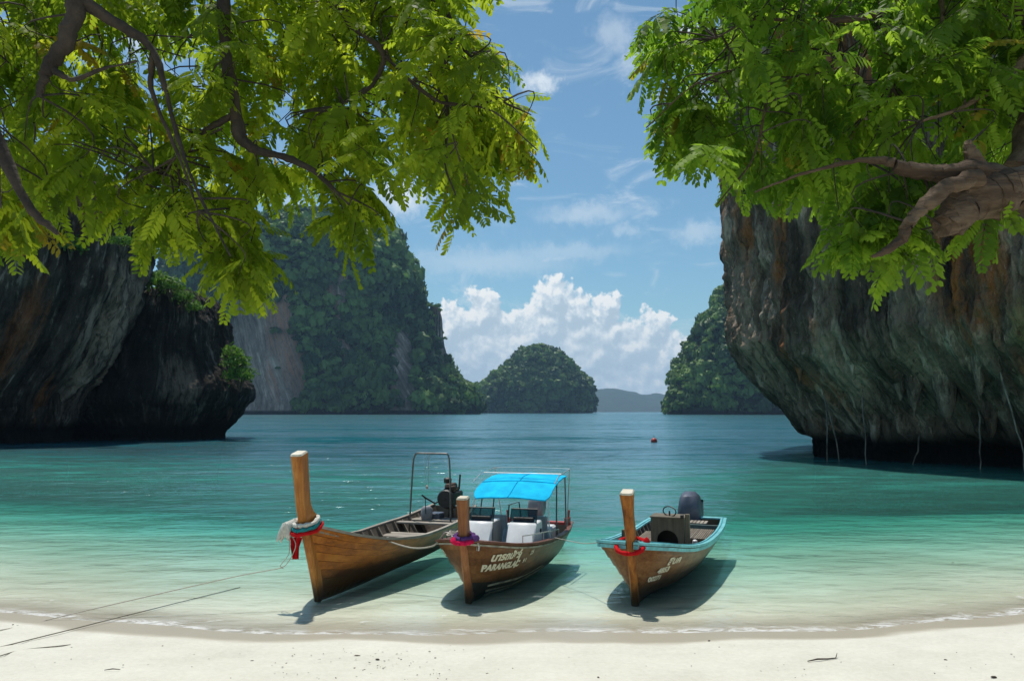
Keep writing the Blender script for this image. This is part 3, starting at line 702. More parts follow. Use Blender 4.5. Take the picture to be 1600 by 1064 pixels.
# ------------------------------------------------------------------ shrubs on the near rocks
def shrub(name, loc, size, label, cat='shrub', group=None, seed=0, n=150, mat=None, squash=0.8):
    root = empty(name, loc); tag(root, label, cat, group)
    r = np.random.default_rng(seed)
    nl = n * 3
    d = r.normal(size=(nl, 3)); d[:, 2] = np.abs(d[:, 2]) - 0.3; d /= np.linalg.norm(d, axis=1)[:, None]
    rr = r.uniform(0.25, 1, (nl, 1)) ** 0.5 * (0.75 + 0.4 * pn(d * 1.9, seed))[:, None]
    c = d * rr * np.array([1, 1, squash]) * size; c[:, 2] += size * 0.45
    nrm = d + r.normal(size=(nl, 3)) * 0.7; nrm /= np.linalg.norm(nrm, axis=1)[:, None]
    a = np.cross(nrm, r.normal(size=(nl, 3))); a /= np.linalg.norm(a, axis=1)[:, None]; b = np.cross(nrm, a)
    s = size * r.uniform(0.07, 0.15, (nl, 1))
    V = np.stack([c - a * s, c - b * s * .5, c + a * s, c + b * s * .5], 1).reshape(-1, 3)
    m = np_mesh('foliage', V, [np.arange(nl * 4).reshape(-1, 4)])
    fattr(m, 'tint', np.repeat(np.clip(r.beta(2, 2, nl), 0, 1), 4))
    o = link('foliage', m, mat or M_shrub, root); o['kind'] = 'stuff'
    st = MB()
    for k in range(4):
        a_ = k * 1.7 + seed; st.tube([(0, 0, -0.3 * size), (0.2 * size * math.cos(a_), .2 * size * math.sin(a_), .3 * size), (.5 * size * math.cos(a_), .5 * size * math.sin(a_), .8 * size)], [.05 * size, .035 * size, .012 * size], 4)
    st.build('stem', M_bark, root)
    return root
M_shrub = leafmat('shrub_leaves', (0.05, 0.11, 0.022), (0.20, 0.33, 0.065), (1.4, 1.6, 0.5), 0.35)
M_bark = simple('bark', (0.10, 0.072, 0.050), 0.85, 0, 0.5, 9.0, 0.6)
def surf_drop(rock, x, y, zmax=60):
    """height of the highest rock vertex near (x, y)"""
    co = np.empty(len(rock.data.vertices) * 3, np.float32); rock.data.vertices.foreach_get('co', co); co = co.reshape(-1, 3)
    d = (co[:, 0] - x) ** 2 + (co[:, 1] - y) ** 2
    k = d < 1.4
    return float(co[k, 2].max()) if k.any() else float(co[np.argmin(d), 2])
for i, (x, y, s, lab) in enumerate([(-45.6, 91, 1.4, 'leafy shrub on the left shoulder of the dark rock outcrop'), (-43.8, 92, 1.7, 'broad shrub crowning the dark rock outcrop beside the pale streaked cliff'),
                                    (-41.8, 92, 1.8, 'tallest shrub in the middle of the outcrop top'), (-40.0, 92, 1.6, 'rounded shrub right of the tallest one on the outcrop top'),
                                    (-38.4, 92, 1.3, 'low shrub near the right rim of the outcrop top'), (-37.2, 92, 1.0, 'smallest shrub at the right rim of the outcrop top')]):
    shrub('shrub', (x, y - 3.0, surf_drop(outcrop, x, y - 3.0) - 0.3), s * 1.35, lab, 'shrub', 'shrubs on top of the rock outcrop', 40 + i)
for i, (px, py, s, lab) in enumerate([(372, 566, 1.5, 'bright green bush on the upper right flank of the rock outcrop'), (378, 588, 1.7, 'bright green bush on the ledge at the right end of the rock outcrop'), (366, 546, 1.1, 'small bright bush above two others on the outcrop flank')]):
    p = at(px, py + 14, 90); p.x -= 0.2
    shrub('bush', p, s * 1.45, lab, 'bush', 'bushes on the outcrop flank', 60 + i)
p = at(1160, 522, 57); shrub('shrub', (p.x + 0.2, p.y, p.z - 0.2), 0.55, 'small yellow green tuft on the left lip of the overhanging cliff', 'shrub', None, 71, 60)
for i, (px, py, s) in enumerate([(60, 395, 2.2), (110, 390, 1.8), (190, 380, 1.5), (25, 420, 1.8)]):
    shrub('shrub', at(px, py + 8, 77.5), s, ['dark shrub clinging to the top of the left cliff face', 'second dark shrub along the left cliff face', 'dark shrub above the pale streaks of the left cliff', 'dark shrub lowest and farthest left on the left cliff face'][i], 'shrub', 'shrubs on the left cliff', 80 + i)

def stalactites(rock, count, seed, zr, cond, size=1.0):
    me = rock.data; n = len(me.polygons); cen = np.empty(n * 3, np.float32); nor = np.empty(n * 3, np.float32)
    me.polygons.foreach_get('center', cen); me.polygons.foreach_get('normal', nor); cen = cen.reshape(-1, 3); nor = nor.reshape(-1, 3)
    k = np.where((cen[:, 2] > zr[0]) & (cen[:, 2] < zr[1]) & (nor[:, 2] < -0.25) & cond(cen))[0]
    r = np.random.default_rng(seed); V = []; fl = []; F = []; b = 0
    for q in r.choice(k, min(count, len(k)), replace=False):
        p = cen[q].astype(float) - nor[q] * 0.25; L = size * r.gamma(2.0, .5) * min(1, p[2] / 3); w = .08 + L * r.uniform(.10, .24)
        a0 = r.uniform(0, 6.28); m = 7; hs = [-.4, 0, .25, .55, .8, 1.0]
        for j, h in enumerate(hs):
            rr_ = w * (1.6 if h < 0 else (1 - h) ** .7 * 1.15 + .06) * r.uniform(.85, 1.15)
            for i in range(m):
                a = a0 + 6.283 * i / m; q_ = rr_ * r.uniform(.8, 1.2)
                V.append((p[0] + q_ * math.cos(a) + .08 * h * math.sin(a0), p[1] + q_ * math.sin(a), p[2] - L * h)); fl.append((p[0] + q_ * math.cos(a), p[1] + q_ * math.sin(a), p[2] - L * h))
        for j in range(len(hs) - 1):
            for i in range(m): F.append((b + j * m + i, b + j * m + (i + 1) % m, b + (j + 1) * m + (i + 1) % m, b + (j + 1) * m + i))
        b += m * len(hs)
    ms = np_mesh('stalactites', np.array(V), [np.array(F)], True); fattr(ms, 'flow', np.array(fl), 'FLOAT_VECTOR')
    o = link('stalactites', ms, rock.data.materials[0], rock); o['kind'] = 'stuff'
stalactites(right_cliff, 80, 3, (1.2, 6.5), lambda c: (c[:, 1] < 55) & (c[:, 0] < 40))
stalactites(left_cliff, 50, 4, (1.5, 14), lambda c: c[:, 1] < 84)
stalactites(outcrop, 25, 5, (1.2, 7), lambda c: c[:, 1] < 95, .8)
# roots and thin stalactites hanging from the overhang
M_root = simple('pale_root', (0.24, 0.21, 0.165), 0.85, 0, 0.7, 1.5)
from mathutils.bvhtree import BVHTree
BVH_R = BVHTree.FromPolygons([v.co[:] for v in right_cliff.data.vertices], [p.vertices[:] for p in right_cliff.data.polygons])
for i, (pts, lab) in enumerate([
        ([(1289, 620), (1294, 670), (1292, 716)], 'pale root hanging at the outer left edge of the overhang'),
        ([(1293, 630), (1302, 672), (1311, 714)], 'slanting pale root just inside the overhang left edge'),
        ([(1349, 620), (1351, 670), (1353, 712)], 'straight pale root third from the overhang left edge'),
        ([(1438, 680), (1434, 705), (1425, 730)], 'short thin root hanging in the dark middle of the overhang'),
        ([(1529, 640), (1533, 690), (1531, 733)], 'thick straight root in front of the dark right half of the overhang'),
        ([(1562, 580), (1580, 640), (1596, 690), (1601, 722)], 'long curving root hanging at the far right of the overhang')]):
    d = (at(*pts[0], 10.0) - Vector((0, 0, CAM_H))).normalized()
    hit = BVH_R.ray_cast(Vector((0, 0, CAM_H)), d)[0]
    if hit is None: hit = at(*pts[0], 46)
    Yb = hit.y - 0.15
    P = [at(x, y, Yb) for x, y in pts]; P[0] = hit + Vector((0, .1, .1)); P[-1].z = -0.15
    Q = []
    for k in range(len(P) - 1):
        for t in (0, .33, .66): Q.append(P[k].lerp(P[k + 1], t) + Vector((R.uniform(-.06, .06), R.uniform(-.06, .06), 0)))
    Q.append(P[-1])
    o = MB().tube(Q, [0.055 - 0.03 * k / len(Q) for k in range(len(Q))], 6).build('hanging_root', M_root, None, True)
    tag(o, lab, 'root', 'roots hanging from the overhang')

# ------------------------------------------------------------------ longtail boats
W_DARK = (0.035, 0.020, 0.011)
M = {
    'varnish': wood('varnished_planks', (0.19, 0.048, 0.005), (0.46, 0.140, 0.012), (0.58, 0.22, 0.03), 0.36, 'x', (0.19, 0.14, 0.09), spec=.25, fade=(-3.2, -7.5), darker=.42),
    'brown': wood('brown_planks', (0.075, 0.026, 0.008), (0.175, 0.070, 0.022), (0.27, 0.125, 0.045), 0.4, 'x', (0.24, 0.20, 0.14), spec=.25, fade=(-2.2, -5.4), darker=.30),
    'brown3': wood('worn_brown_planks', (0.09, 0.034, 0.012), (0.21, 0.088, 0.030), (0.31, 0.16, 0.065), 0.42, 'x', (0.25, 0.21, 0.15), spec=.25, fade=(-1.6, -4.6), darker=.34),
    'post': wood('prow_wood', (0.18, 0.056, 0.010), (0.42, 0.150, 0.028), (0.56, 0.25, 0.06), 0.4, 'z', spec=.25, darker=.25),
    'post2': wood('prow_wood_red', (0.15, 0.052, 0.018), (0.32, 0.120, 0.045), (0.44, 0.20, 0.085), 0.42, 'z', spec=.25, darker=.2),
    'stem': wood('stem_wood', (0.075, 0.036, 0.014), (0.16, 0.085, 0.034), (0.25, 0.15, 0.07), 0.45, 'z'),
    'cut': wood('cut_wood', (0.52, 0.46, 0.36), (0.70, 0.63, 0.50), (0.80, 0.75, 0.64), 0.8, 'y'),
    'grey': wood('weathered_boards', (0.17, 0.14, 0.11), (0.31, 0.27, 0.22), (0.43, 0.39, 0.33), 0.8, 'y'),
    'greyx': wood('weathered_rail', (0.17, 0.14, 0.11), (0.31, 0.27, 0.22), (0.43, 0.39, 0.33), 0.8, 'x'),
    'inside': wood('inner_hull', (0.03, 0.022, 0.016), (0.075, 0.058, 0.043), (0.14, 0.115, 0.09), 0.8, 'x'),
    'sole': wood('floor_wood', (0.10, 0.08, 0.06), (0.20, 0.165, 0.125), (0.30, 0.26, 0.20), 0.8, 'x'),
    'redrail': wood('red_brown_rail', (0.10, 0.035, 0.02), (0.19, 0.075, 0.045), (0.27, 0.13, 0.08), 0.5, 'x'),
    'turq': simple('turquoise_paint', (0.20, 0.60, 0.63), 0.4, 0, 0.3, 6),
    'turq_dark': simple('dark_turquoise_paint', (0.06, 0.32, 0.37), 0.4, 0, 0.3, 6),
    'panelgreen': simple('grey_green_paint', (0.10, 0.16, 0.15), 0.6, 0, 0.3, 6),
    'white': simple('white_gelcoat', (0.86, 0.86, 0.84), 0.3, 0, 0.08, 5),
    'greycon': simple('grey_gelcoat', (0.30, 0.31, 0.30), 0.5, 0, 0.2, 5),
    'board': wood('console_board', (0.085, 0.07, 0.045), (0.15, 0.125, 0.085), (0.22, 0.19, 0.13), 0.7, 'z'),
    'steel': simple('dull_steel', (0.16, 0.15, 0.14), 0.45, 0.7, 0.4, 10),
    'chrome': simple('pale_tube', (0.62, 0.62, 0.60), 0.3, 0.5, 0.15, 8),
    'black': simple('engine_black', (0.018, 0.017, 0.017), 0.5, 0, 0.4, 9, 0.4),
    'rust': simple('rusty_iron', (0.085, 0.048, 0.032), 0.7, 0.2, 0.5, 12, 0.5),
    'cowl': simple('blue_grey_cowling', (0.085, 0.10, 0.135), 0.4, 0, 0.2, 6),
    'cowl2': simple('grey_cowling', (0.30, 0.30, 0.31), 0.45, 0, 0.2, 6),
    'blue': simple('blue_cloth', (0.01, 0.54, 0.88), 0.85, 0, 0.22, 3, 0.4, 0.1),
    'red': simple('red_cloth', (0.58, 0.012, 0.016), 0.85, 0, 0.25, 20, 0.3, 0.1),
    'pink': simple('pink_cloth', (0.70, 0.015, 0.09), 0.85, 0, 0.25, 20, 0.3, 0.1),
    'purple': simple('purple_cloth', (0.12, 0.05, 0.19), 0.85, 0, 0.25, 20, 0.3, 0.1),
    'teal': simple('teal_cloth', (0.03, 0.26, 0.28), 0.85, 0, 0.25, 20, 0.3, 0.1),
    'cloth': simple('white_cloth', (0.68, 0.67, 0.61), 0.9, 0, 0.2, 20, 0.4, 0.1),
    'rope': simple('pale_rope', (0.55, 0.50, 0.42), 0.9, 0, 0.3, 60, 0.4),
    'darkrope': simple('dark_rope', (0.20, 0.18, 0.14), 0.9, 0, 0.3, 60, 0.4),
    'letter': simple('cream_paint', (0.84, 0.77, 0.58), 0.7, 0, 0.12, 14),
    'stripe': simple('worn_white_paint', (0.42, 0.40, 0.30), 0.7, 0, 0.5, 6),
    'bottom': simple('dark_bottom_paint', (0.022, 0.024, 0.019), 0.5, 0, 0.4, 5),
    'seat': simple('grey_vinyl', (0.42, 0.42, 0.42), 0.5, 0, 0.15, 8),
    'redpaint': simple('red_paint', (0.42, 0.055, 0.045), 0.5, 0, 0.3, 8),
}
def glass_mat():
    m, nt = newmat('tinted_windshield')
    g = nd(nt, 'ShaderNodeBsdfGlossy', {'Roughness': 0.05, 'Color': (0.9, 0.95, 1, 1)})
    t = nd(nt, 'ShaderNodeBsdfTransparent', {'Color': (0.32, 0.42, 0.42, 1)})
    x = nd(nt, 'ShaderNodeMixShader', {0: nd(nt, 'ShaderNodeFresnel', {'IOR': 1.5}).outputs[0], 1: t.outputs[0], 2: g.outputs[0]})
    outp(nt, x.outputs[0]); return m
M['glass'] = glass_mat()

class Hull:
    def __init__(s, L, rake, zk, zs, hb, pw, srake=0.15, q=1.1):
        s.L, s.rake, s.zk, s.zs, s.hb, s.pw, s.sr, s.q = L, rake, zk, zs, hb, pw, srake, q
    def p(s, u, t, side=1, off=0.0):
        if off:
            e = 1e-3
            a = Vector(s.p(u + e, t, side)) - Vector(s.p(max(u - e, 0), t, side)); b = Vector(s.p(u, min(t + e, 1.0), side)) - Vector(s.p(u, max(t - e, 0.001), side))
            n = a.cross(b); n.normalize()
            if n.y * side < 0: n = -n
            return Vector(s.p(u, t, side)) + n * off
        t = max(t, 1e-4)
        f = lambda tab: float(spl(*zip(*tab), u))
        zk, zs = f(s.zk), f(s.zs)
        x = s.rake * t ** 1.25 * (1 - u) ** 2.0 + (-(s.L + s.sr * t)) * u
        return Vector((x, side * f(s.hb) * t ** f(s.pw), zk + (zs - zk) * t ** s.q))
    def half(s, u): return float(spl(*zip(*s.hb), u))
    def top(s, u): return float(spl(*zip(*s.zs), u))
    def u_at(s, x):       # station whose sheer lies at local x
        lo, hi = 0.0, 1.0
        for _ in range(40):
            m = (lo + hi) / 2
            if s.p(m, 1.0).x > x: lo = m
            else: hi = m
        return lo
    def half_z(s, x, z):  # half breadth at local x and height z
        u = s.u_at(x); lo, hi = 0.0, 1.0
        for _ in range(30):
            m = (lo + hi) / 2
            if s.p(u, m).z < z: lo = m
            else: hi = m
        return s.p(u, lo).y
def strip(mb, rails, caps=True):
    n = len(rails[0]); k = len(rails); V = [p for r in rails for p in r]
    F = [(a * n + i, a * n + i + 1, ((a + 1) % k) * n + i + 1, ((a + 1) % k) * n + i) for a in range(k) for i in range(n - 1)]
    if caps: F += [tuple(a * n for a in range(k)), tuple(a * n + n - 1 for a in reversed(range(k)))]
    mb.add(V, F)
US = [0, .006, .014, .025, .04, .06, .085, .115, .15, .19, .235, .285, .34, .4, .46, .53, .6, .67, .74, .81, .87, .93, 1.0]
def build_hull(root, H, npl, mat, bottom=None, lap=0.012, gw=None, gw_mat=None, plank_ends=None):
    liner = MB(); nt_ = 11
    for sd in (1, -1):
        V = [H.p(u, t / (nt_ - 1), sd, -0.055) if u > 0 else H.p(0.004, t / (nt_ - 1), sd, -0.04) for u in US for t in range(nt_)]
        F = [(i * nt_ + j, i * nt_ + j + 1, (i + 1) * nt_ + j + 1, (i + 1) * nt_ + j) for i in range(len(US) - 1) for j in range(nt_ - 1)]
        liner.add(V, F)
    hull = liner.build('hull', M['inside'], root, True)
    edges = np.linspace(0, 1, npl + 1) ** 0.8
    for k in range(npl):
        for sd in (1, -1):
            t0, t1 = edges[k] + 0.004, edges[k + 1] - 0.004
            lo = [H.p(u, max(t0, 0.002), sd, lap + R.uniform(-.0015, .0015)) for u in US]; hi = [H.p(u, t1, sd, 0.001) for u in US]
            hi2 = [H.p(u, t1, sd, -0.028) for u in US]; lo2 = [H.p(u, max(t0, 0.002), sd, -0.028) for u in US]
            mb = MB(); strip(mb, [lo, hi, hi2, lo2])
            mb.build('plank', bottom if (bottom and k < bottom_rows(npl)) else mat, hull)
    tr = MB()   # transom
    ring = [H.p(1.0, t / 10, 1) for t in range(11)][::-1] + [H.p(1.0, t / 10, -1) for t in range(11)]
    ring2 = [p + Vector((-0.05, 0, 0)) for p in ring]; n = len(ring)
    tr.add(ring + ring2, [tuple(range(n)), tuple(range(2 * n - 1, n - 1, -1))] + [(i, i + n, (i + 1) % n + n, (i + 1) % n) for i in range(n)])
    tr.build('transom', mat, root)
    return hull
def bottom_rows(n): return 2
def gunwales(root, H, mat, w_in, w_out, h, name='gunwale', dz=0.0, u0=0.0, u1=1.0):
    out = []
    for sd in (1, -1):
        us = [u for u in US if u0 <= u <= u1]
        def rail(dy, z): 
            r = []
            for u in us:
                p = H.p(u, 1.0, sd); e = 1e-3
                t = (H.p(min(u + e, 1), 1.0, sd) - H.p(max(u - e, 0), 1.0, sd)); n = Vector((-t.y, t.x, 0)); n.normalize()
                if n.y * sd < 0: n = -n
                q = p + n * dy; q.z += z + dz
                if q.y * sd < 0.01: q.y = 0.01 * sd
                r.append(q)
            return r
        mb = MB(); strip(mb, [rail(w_out, 0), rail(w_out, h), rail(-w_in, h), rail(-w_in, 0)])
        out.append(mb.build(name, mat, root))
    return out
def prow(root, pts, mat, topmat, name='prow_post'):
    """pts: (x, z, depth, width) up the stem; squared post with a chamfered front edge"""
    V = []; n = len(pts)
    for i, (x, z, d, w) in enumerate(pts):
        a, b = pts[max(i - 1, 0)], pts[min(i + 1, n - 1)]
        t = Vector((b[0] - a[0], 0, b[1] - a[1])).normalized(); f = Vector((t.z, 0, -t.x))
        c = Vector((x, 0, z))
        for (ff, yy) in ((0, -.28), (0, .28), (-.14, .5), (-1, .44), (-1, -.44), (-.14, -.5)):
            V.append(c + f * (ff * d) + Vector((0, yy * w, 0)))
    F = [(i * 6 + k, i * 6 + (k + 1) % 6, (i + 1) * 6 + (k + 1) % 6, (i + 1) * 6 + k) for i in range(n - 1) for k in range(6)]
    o = MB().add(V, F + [tuple(range(6)), tuple((n - 1) * 6 + k for k in range(6))]).build(name, mat, root)
    tp = V[-6:]; up = (Vector((pts[-1][0] - pts[-2][0], 0, pts[-1][1] - pts[-2][1]))).normalized()
    c = sum(tp, Vector()) / 6
    q = [c + (p - c) * 1.0 + up * 0.003 for p in tp]; q2 = [c + (p - c) * 0.86 + up * 0.035 for p in tp]
    MB().add(q + q2, [tuple(range(6)), tuple(range(6, 12))] + [(k, (k + 1) % 6, (k + 1) % 6 + 6, k + 6) for k in range(6)]).build('cut_end', topmat, o)
    return o
def smooth_pts(pts, n=6):
    P = np.array(pts, float); s = np.arange(len(P)); x = np.linspace(0, len(P) - 1, (len(P) - 1) * n + 1)
    return np.stack([spl(s, P[:, k], x) for k in range(P.shape[1])], 1)
def deck(root, H, u0, u1, z_off, mat, name='foredeck', nb=6):
    d = None
    us = np.linspace(u0, u1, nb + 1)
    for i in range(nb):
        a, b = us[i] + 0.0015, us[i + 1] - 0.0015; mb = MB()
        V = []
        for dz in (0, -0.03):
            for u in (a, b):
                for sd in (1, -1):
                    p = H.p(u, 0.985, sd); p.y *= 0.97; p.z += z_off + dz; V.append(p)
        mb.add(V, [(0, 1, 3, 2), (4, 6, 7, 5), (0, 4, 5, 1), (2, 3, 7, 6), (0, 2, 6, 4), (1, 5, 7, 3)])
        mb.build('deck_plank', mat, root)
def cross_board(root, H, x, wx, z, th, mat, name, inset=0.03, dx=0.0):
    h = H.half_z(x, z) - inset
    return MB().box((x, 0, z), (wx, 2 * h, th)).build(name, mat, root, bevel=0.006)
def ribs(root, H, xs, mat, zmin):
    for x in xs:
        u = H.u_at(x)
        for sd in (1, -1):
            ts = np.linspace(0.25, 0.97, 7)
            a = [H.p(u, t, sd, -0.05) for t in ts]; b = [H.p(u, t, sd, -0.115) for t in ts]
            mb = MB(); dx = Vector((0.028, 0, 0))
            strip(mb, [[p - dx for p in a], [p + dx for p in a], [p + dx for p in b], [p - dx for p in b]])
            mb.build('rib', mat, root)
def sole(root, H, x0, x1, z, mat, nb=9, name='floorboard'):
    """boards laid lengthwise over the whole bottom"""
    xs = np.linspace(x0 - .6, x1, 36); frac = np.linspace(-1, 1, nb + 1)
    hw = [max(H.half_z(x, z - .03) - 0.065, 0.01) for x in xs]
    for k in range(nb):
        mb = MB(); g = 0.006
        A = [Vector((x, frac[k] * h + g, z)) for x, h in zip(xs, hw)]; B = [Vector((x, frac[k + 1] * h - g, z)) for x, h in zip(xs, hw)]
        dn = Vector((0, 0, -0.03)); strip(mb, [A, B, [p + dn for p in B], [p + dn for p in A]])
        mb.build(name, mat, root)
    MB().add([Vector((x, s * h, z - 0.034)) for x, h in zip(xs, hw) for s in (-1, 1)], [(2 * i, 2 * i + 1, 2 * i + 3, 2 * i + 2) for i in range(len(xs) - 1)]).build('bilge', M['bottom'], root)
def lettering(root, H, text, x0, zc, h, mat, side=1, slant=0.0, tilt=0.0, bold=0.012, stretch=1.0):
    """painted letters wrapped on the planks; text runs aft from x0 on the port side (side=1)"""
    cu = bpy.data.curves.new('lettering', 'FONT'); cu.body = text; cu.size = h; cu.offset = bold; cu.extrude = 0.0; cu.resolution_u = 3
    tmp = bpy.data.objects.new('tmp_lettering', cu); col.objects.link(tmp)
    me = bpy.data.meshes.new_from_object(tmp.evaluated_get(bpy.context.evaluated_depsgraph_get()))
    bpy.data.objects.remove(tmp)
    import bmesh
    bm = bmesh.new(); bm.from_mesh(me); bmesh.ops.subdivide_edges(bm, edges=[e for e in bm.edges if e.calc_length() > 0.06], cuts=1)
    if not hasattr(H, 'grid'):
        gu = np.linspace(0, .5, 110) ** 1.3 * (.5 / .5 ** 1.3); gt = np.linspace(.02, 1, 46)
        H.gu, H.gt = gu, gt; H.grid = np.array([[H.p(u, t)[:] for t in gt] for u in gu])
    gx, gz = H.grid[..., 0], H.grid[..., 2]
    for v in bm.verts:
        X, Z = v.co.x * stretch, v.co.y
        xx = x0 - side * (X + slant * Z) if side > 0 else x0 + (X + slant * Z)
        zz = zc + Z + tilt * X
        i, j = np.unravel_index(np.argmin((gx - xx) ** 2 + (gz - zz) ** 2), gx.shape)
        i = min(max(i, 1), len(H.gu) - 2); j = min(max(j, 1), len(H.gt) - 2)
        J = np.array([[(gx[i+1, j] - gx[i-1, j]) / (H.gu[i+1] - H.gu[i-1]), (gx[i, j+1] - gx[i, j-1]) / (H.gt[j+1] - H.gt[j-1])],
                      [(gz[i+1, j] - gz[i-1, j]) / (H.gu[i+1] - H.gu[i-1]), (gz[i, j+1] - gz[i, j-1]) / (H.gt[j+1] - H.gt[j-1])]])
        try: du, dt = np.linalg.solve(J, np.array([xx - gx[i, j], zz - gz[i, j]]))
        except Exception: du, dt = 0, 0
        u = float(np.clip(H.gu[i] + np.clip(du, -.02, .02), .002, .98)); tq = float(np.clip(H.gt[j] + np.clip(dt, -.04, .04), .03, .99))
        v.co = H.p(u, tq, side, 0.024)
    bm.to_mesh(me); bm.free(); me.name = 'lettering'; me.materials.clear()
    return link('lettering', me, mat, root)
def place(root, foot, yaw):
    root.location = (foot[0], foot[1], 0); root.rotation_euler = (0, 0, math.atan2(-math.cos(yaw), -math.sin(yaw)))

# ---- boat 1: the tall varnished longtail with a car engine
Y1 = rad(15)
boat1 = empty('longtail_boat'); place(boat1, (-3.47, 14.15), Y1)
tag(boat1, 'largest varnished wooden longtail boat with the tallest prow and a steel hoop over its stern', 'boat', 'wooden longtail boats at the beach')
H1 = Hull(7.2, 0.55, [(0, -.08), (.05, -.10), (.3, -.14), (.7, -.14), (1, -.02)], [(0, 1.33), (.06, 1.16), (.15, .95), (.3, .72), (.5, .60), (.75, .60), (1, .74)],
          [(0, .05), (.04, .24), (.12, .47), (.25, .68), (.42, .80), (.6, .84), (.8, .78), (1, .60)], [(0, 1.0), (.1, .92), (.3, .62), (.6, .5), (1, .5)])
build_hull(boat1, H1, 8, M['varnish'])
gunwales(boat1, H1, M['greyx'], 0.05, 0.035, 0.05)
p1 = smooth_pts([(0.06, -.09, .17, .13), (.22, .35, .20, .14), (.43, .85, .26, .15), (.60, 1.22, .44, .16), (.69, 1.42, .36, .165), (.76, 1.72, .25, .18), (.83, 2.12, .245, .20), (.93, 2.53, .27, .225)], 4)
prow(boat1, p1, M['post'], M['cut'])
sole(boat1, H1, 0.0 - 0.7, -6.9, 0.10, M['sole'])
ribs(boat1, H1, [-0.9, -1.35, -1.8, -2.25, -2.7, -3.15, -3.6, -4.05, -4.5, -4.95, -5.4, -5.85, -6.3], M['sole'], .1)
deck(boat1, H1, 0.012, 0.075, -0.03, M['greyx'], nb=5)
for (x, w, z) in [(-2.55, .20, .46), (-3.45, .20, .44), (-5.25, .22, .57)]:
    cross_board(boat1, H1, x, w, z, .045, M['grey'], 'thwart')
for i in range(4): cross_board(boat1, H1, -4.15 - .16 * i, .145, .40, .04, M['grey'], 'bench_board')
for i in range(3): cross_board(boat1, H1, -5.95 - .2 * i, .19, .54, .04, M['grey'], 'stern_board')
hoop = smooth_pts([(-5.5, -.56, .12), (-5.53, -.53, 1.0), (-5.55, -.47, 2.10), (-5.55, -.38, 2.25), (-5.55, 0, 2.25), (-5.55, .40, 2.25), (-5.55, .48, 2.11), (-5.53, .53, 1.0), (-5.5, .55, .12)], 4)
ho = MB().tube([Vector(p) for p in hoop], 0.022, 8).build('steel_hoop', M['steel'], boat1, True)
MB().tube([(-5.55, -.14, 2.24), (-5.55, -.14, 1.5), (-5.55, -.11, 1.42), (-5.55, -.07, 1.5), (-5.55, -.07, 2.24)], 0.006, 4).build('hanging_cord', M['rope'], ho)
MB().lathe([(0, 1.36), (.035, 1.38), (.04, 1.43), (0, 1.47)], (-5.55, -.105, 0), 'z', 8).build('cord_weight', M['rope'], ho, True)
# engine on its pivot post at the stern
eng = MB().tube([(-6.55, .18, .45), (-6.55, .18, .78)], [.09, .06], 8).box((-6.55, .18, .80), (.3, .16, .06)).build('engine', M['rust'], boat1)
eb = MB().box((-6.62, .18, 1.04), (.78, .36, .34)).box((-6.58, .18, 1.26), (.58, .28, .14), taper=.85).box((-6.35, .18, .92), (.3, .28, .18))
eb.build('engine_block', M['black'], eng, bevel=0.03)
MB().box((-6.55, .18, 1.38), (.50, .22, .10), taper=.8).box((-6.40, .30, 1.30), (.2, .1, .16)).build('cylinder_head', M['rust'], eng, bevel=.02)
MB().lathe([(.02, -.045), (.21, -.045), (.24, 0), (.21, .045), (.02, .045)], (-6.16, .18, 1.06), 'x', 18).build('flywheel', M['black'], eng, True)
MB().lathe([(0, 0), (.09, 0), (.105, .03), (.105, .12), (.07, .15), (0, .15)], (-6.62, .06, 1.42), 'z', 12).build('air_filter', M['black'], eng, True)
MB().tube([(-6.5, .32, 1.25), (-6.5, .42, 1.3), (-6.52, .44, 1.66)], .025, 6).build('exhaust', M['rust'], eng, True)
MB().tube([(-6.3, .02, 1.0), (-6.1, -.1, .95), (-5.75, -.22, 1.12), (-5.62, -.26, 1.2)], .022, 6).tube([(-5.75, -.22, 1.12), (-5.78, -.22, .72)], .012, 5).build('tiller', M['black'], eng, True)
MB().tube([(-7.0, .18, .98), (-7.6, .2, .7), (-9.6, .3, -.05)], .032, 7).build('propeller_shaft', M['steel'], eng, True)
MB().lathe([(0, 0), (.13, 0), (.15, .05), (.15, .26), (.1, .32), (0, .33)], (-6.0, -.28, .56), 'z', 12).build('fuel_drum', M['cowl2'], boat1, True)
MB().box((-6.25, -.1, .62), (.4, .3, .16)).build('engine_box', M['cowl'], boat1, bevel=.02)

# ---- boat 2: the one with consoles and the blue canopy
Y2 = rad(15.0)
boat2 = empty('longtail_boat'); place(boat2, (-.76, 14.05), Y2)
tag(boat2, 'dark brown boat with bright blue canopy and white consoles, between the two others', 'boat', 'wooden longtail boats at the beach')
H2 = Hull(5.7, 0.40, [(0, -.08), (.06, -.12), (.3, -.20), (.7, -.2), (1, -.12)], [(0, 1.04), (.05, .97), (.14, .86), (.3, .73), (.5, .62), (.75, .54), (1, .54)],
          [(0, .05), (.02, .36), (.06, .60), (.13, .77), (.28, .93), (.5, .98), (.75, .94), (1, .76)], [(0, 1.25), (.08, 1.0), (.25, .50), (.6, .30), (1, .28)])
build_hull(boat2, H2, 7, M['brown'], bottom=M['bottom'], lap=.018)
gunwales(boat2, H2, M['redrail'], 0.07, 0.04, 0.04)
gunwales(boat2, H2, M['stripe'], -0.012, 0.022, 0.03, 'rub_strake', -0.055)
p2 = smooth_pts([(0.07, -.09, .18, .13), (.19, .35, .22, .14), (.34, .78, .25, .145), (.42, 1.0, .36, .15), (.43, 1.15, .25, .16), (.45, 1.45, .19, .17), (.49, 1.76, .21, .20)], 4)
prow(boat2, p2, M['post2'], M['cut'])
sole(boat2, H2, -0.5, -5.4, 0.14, M['sole'])
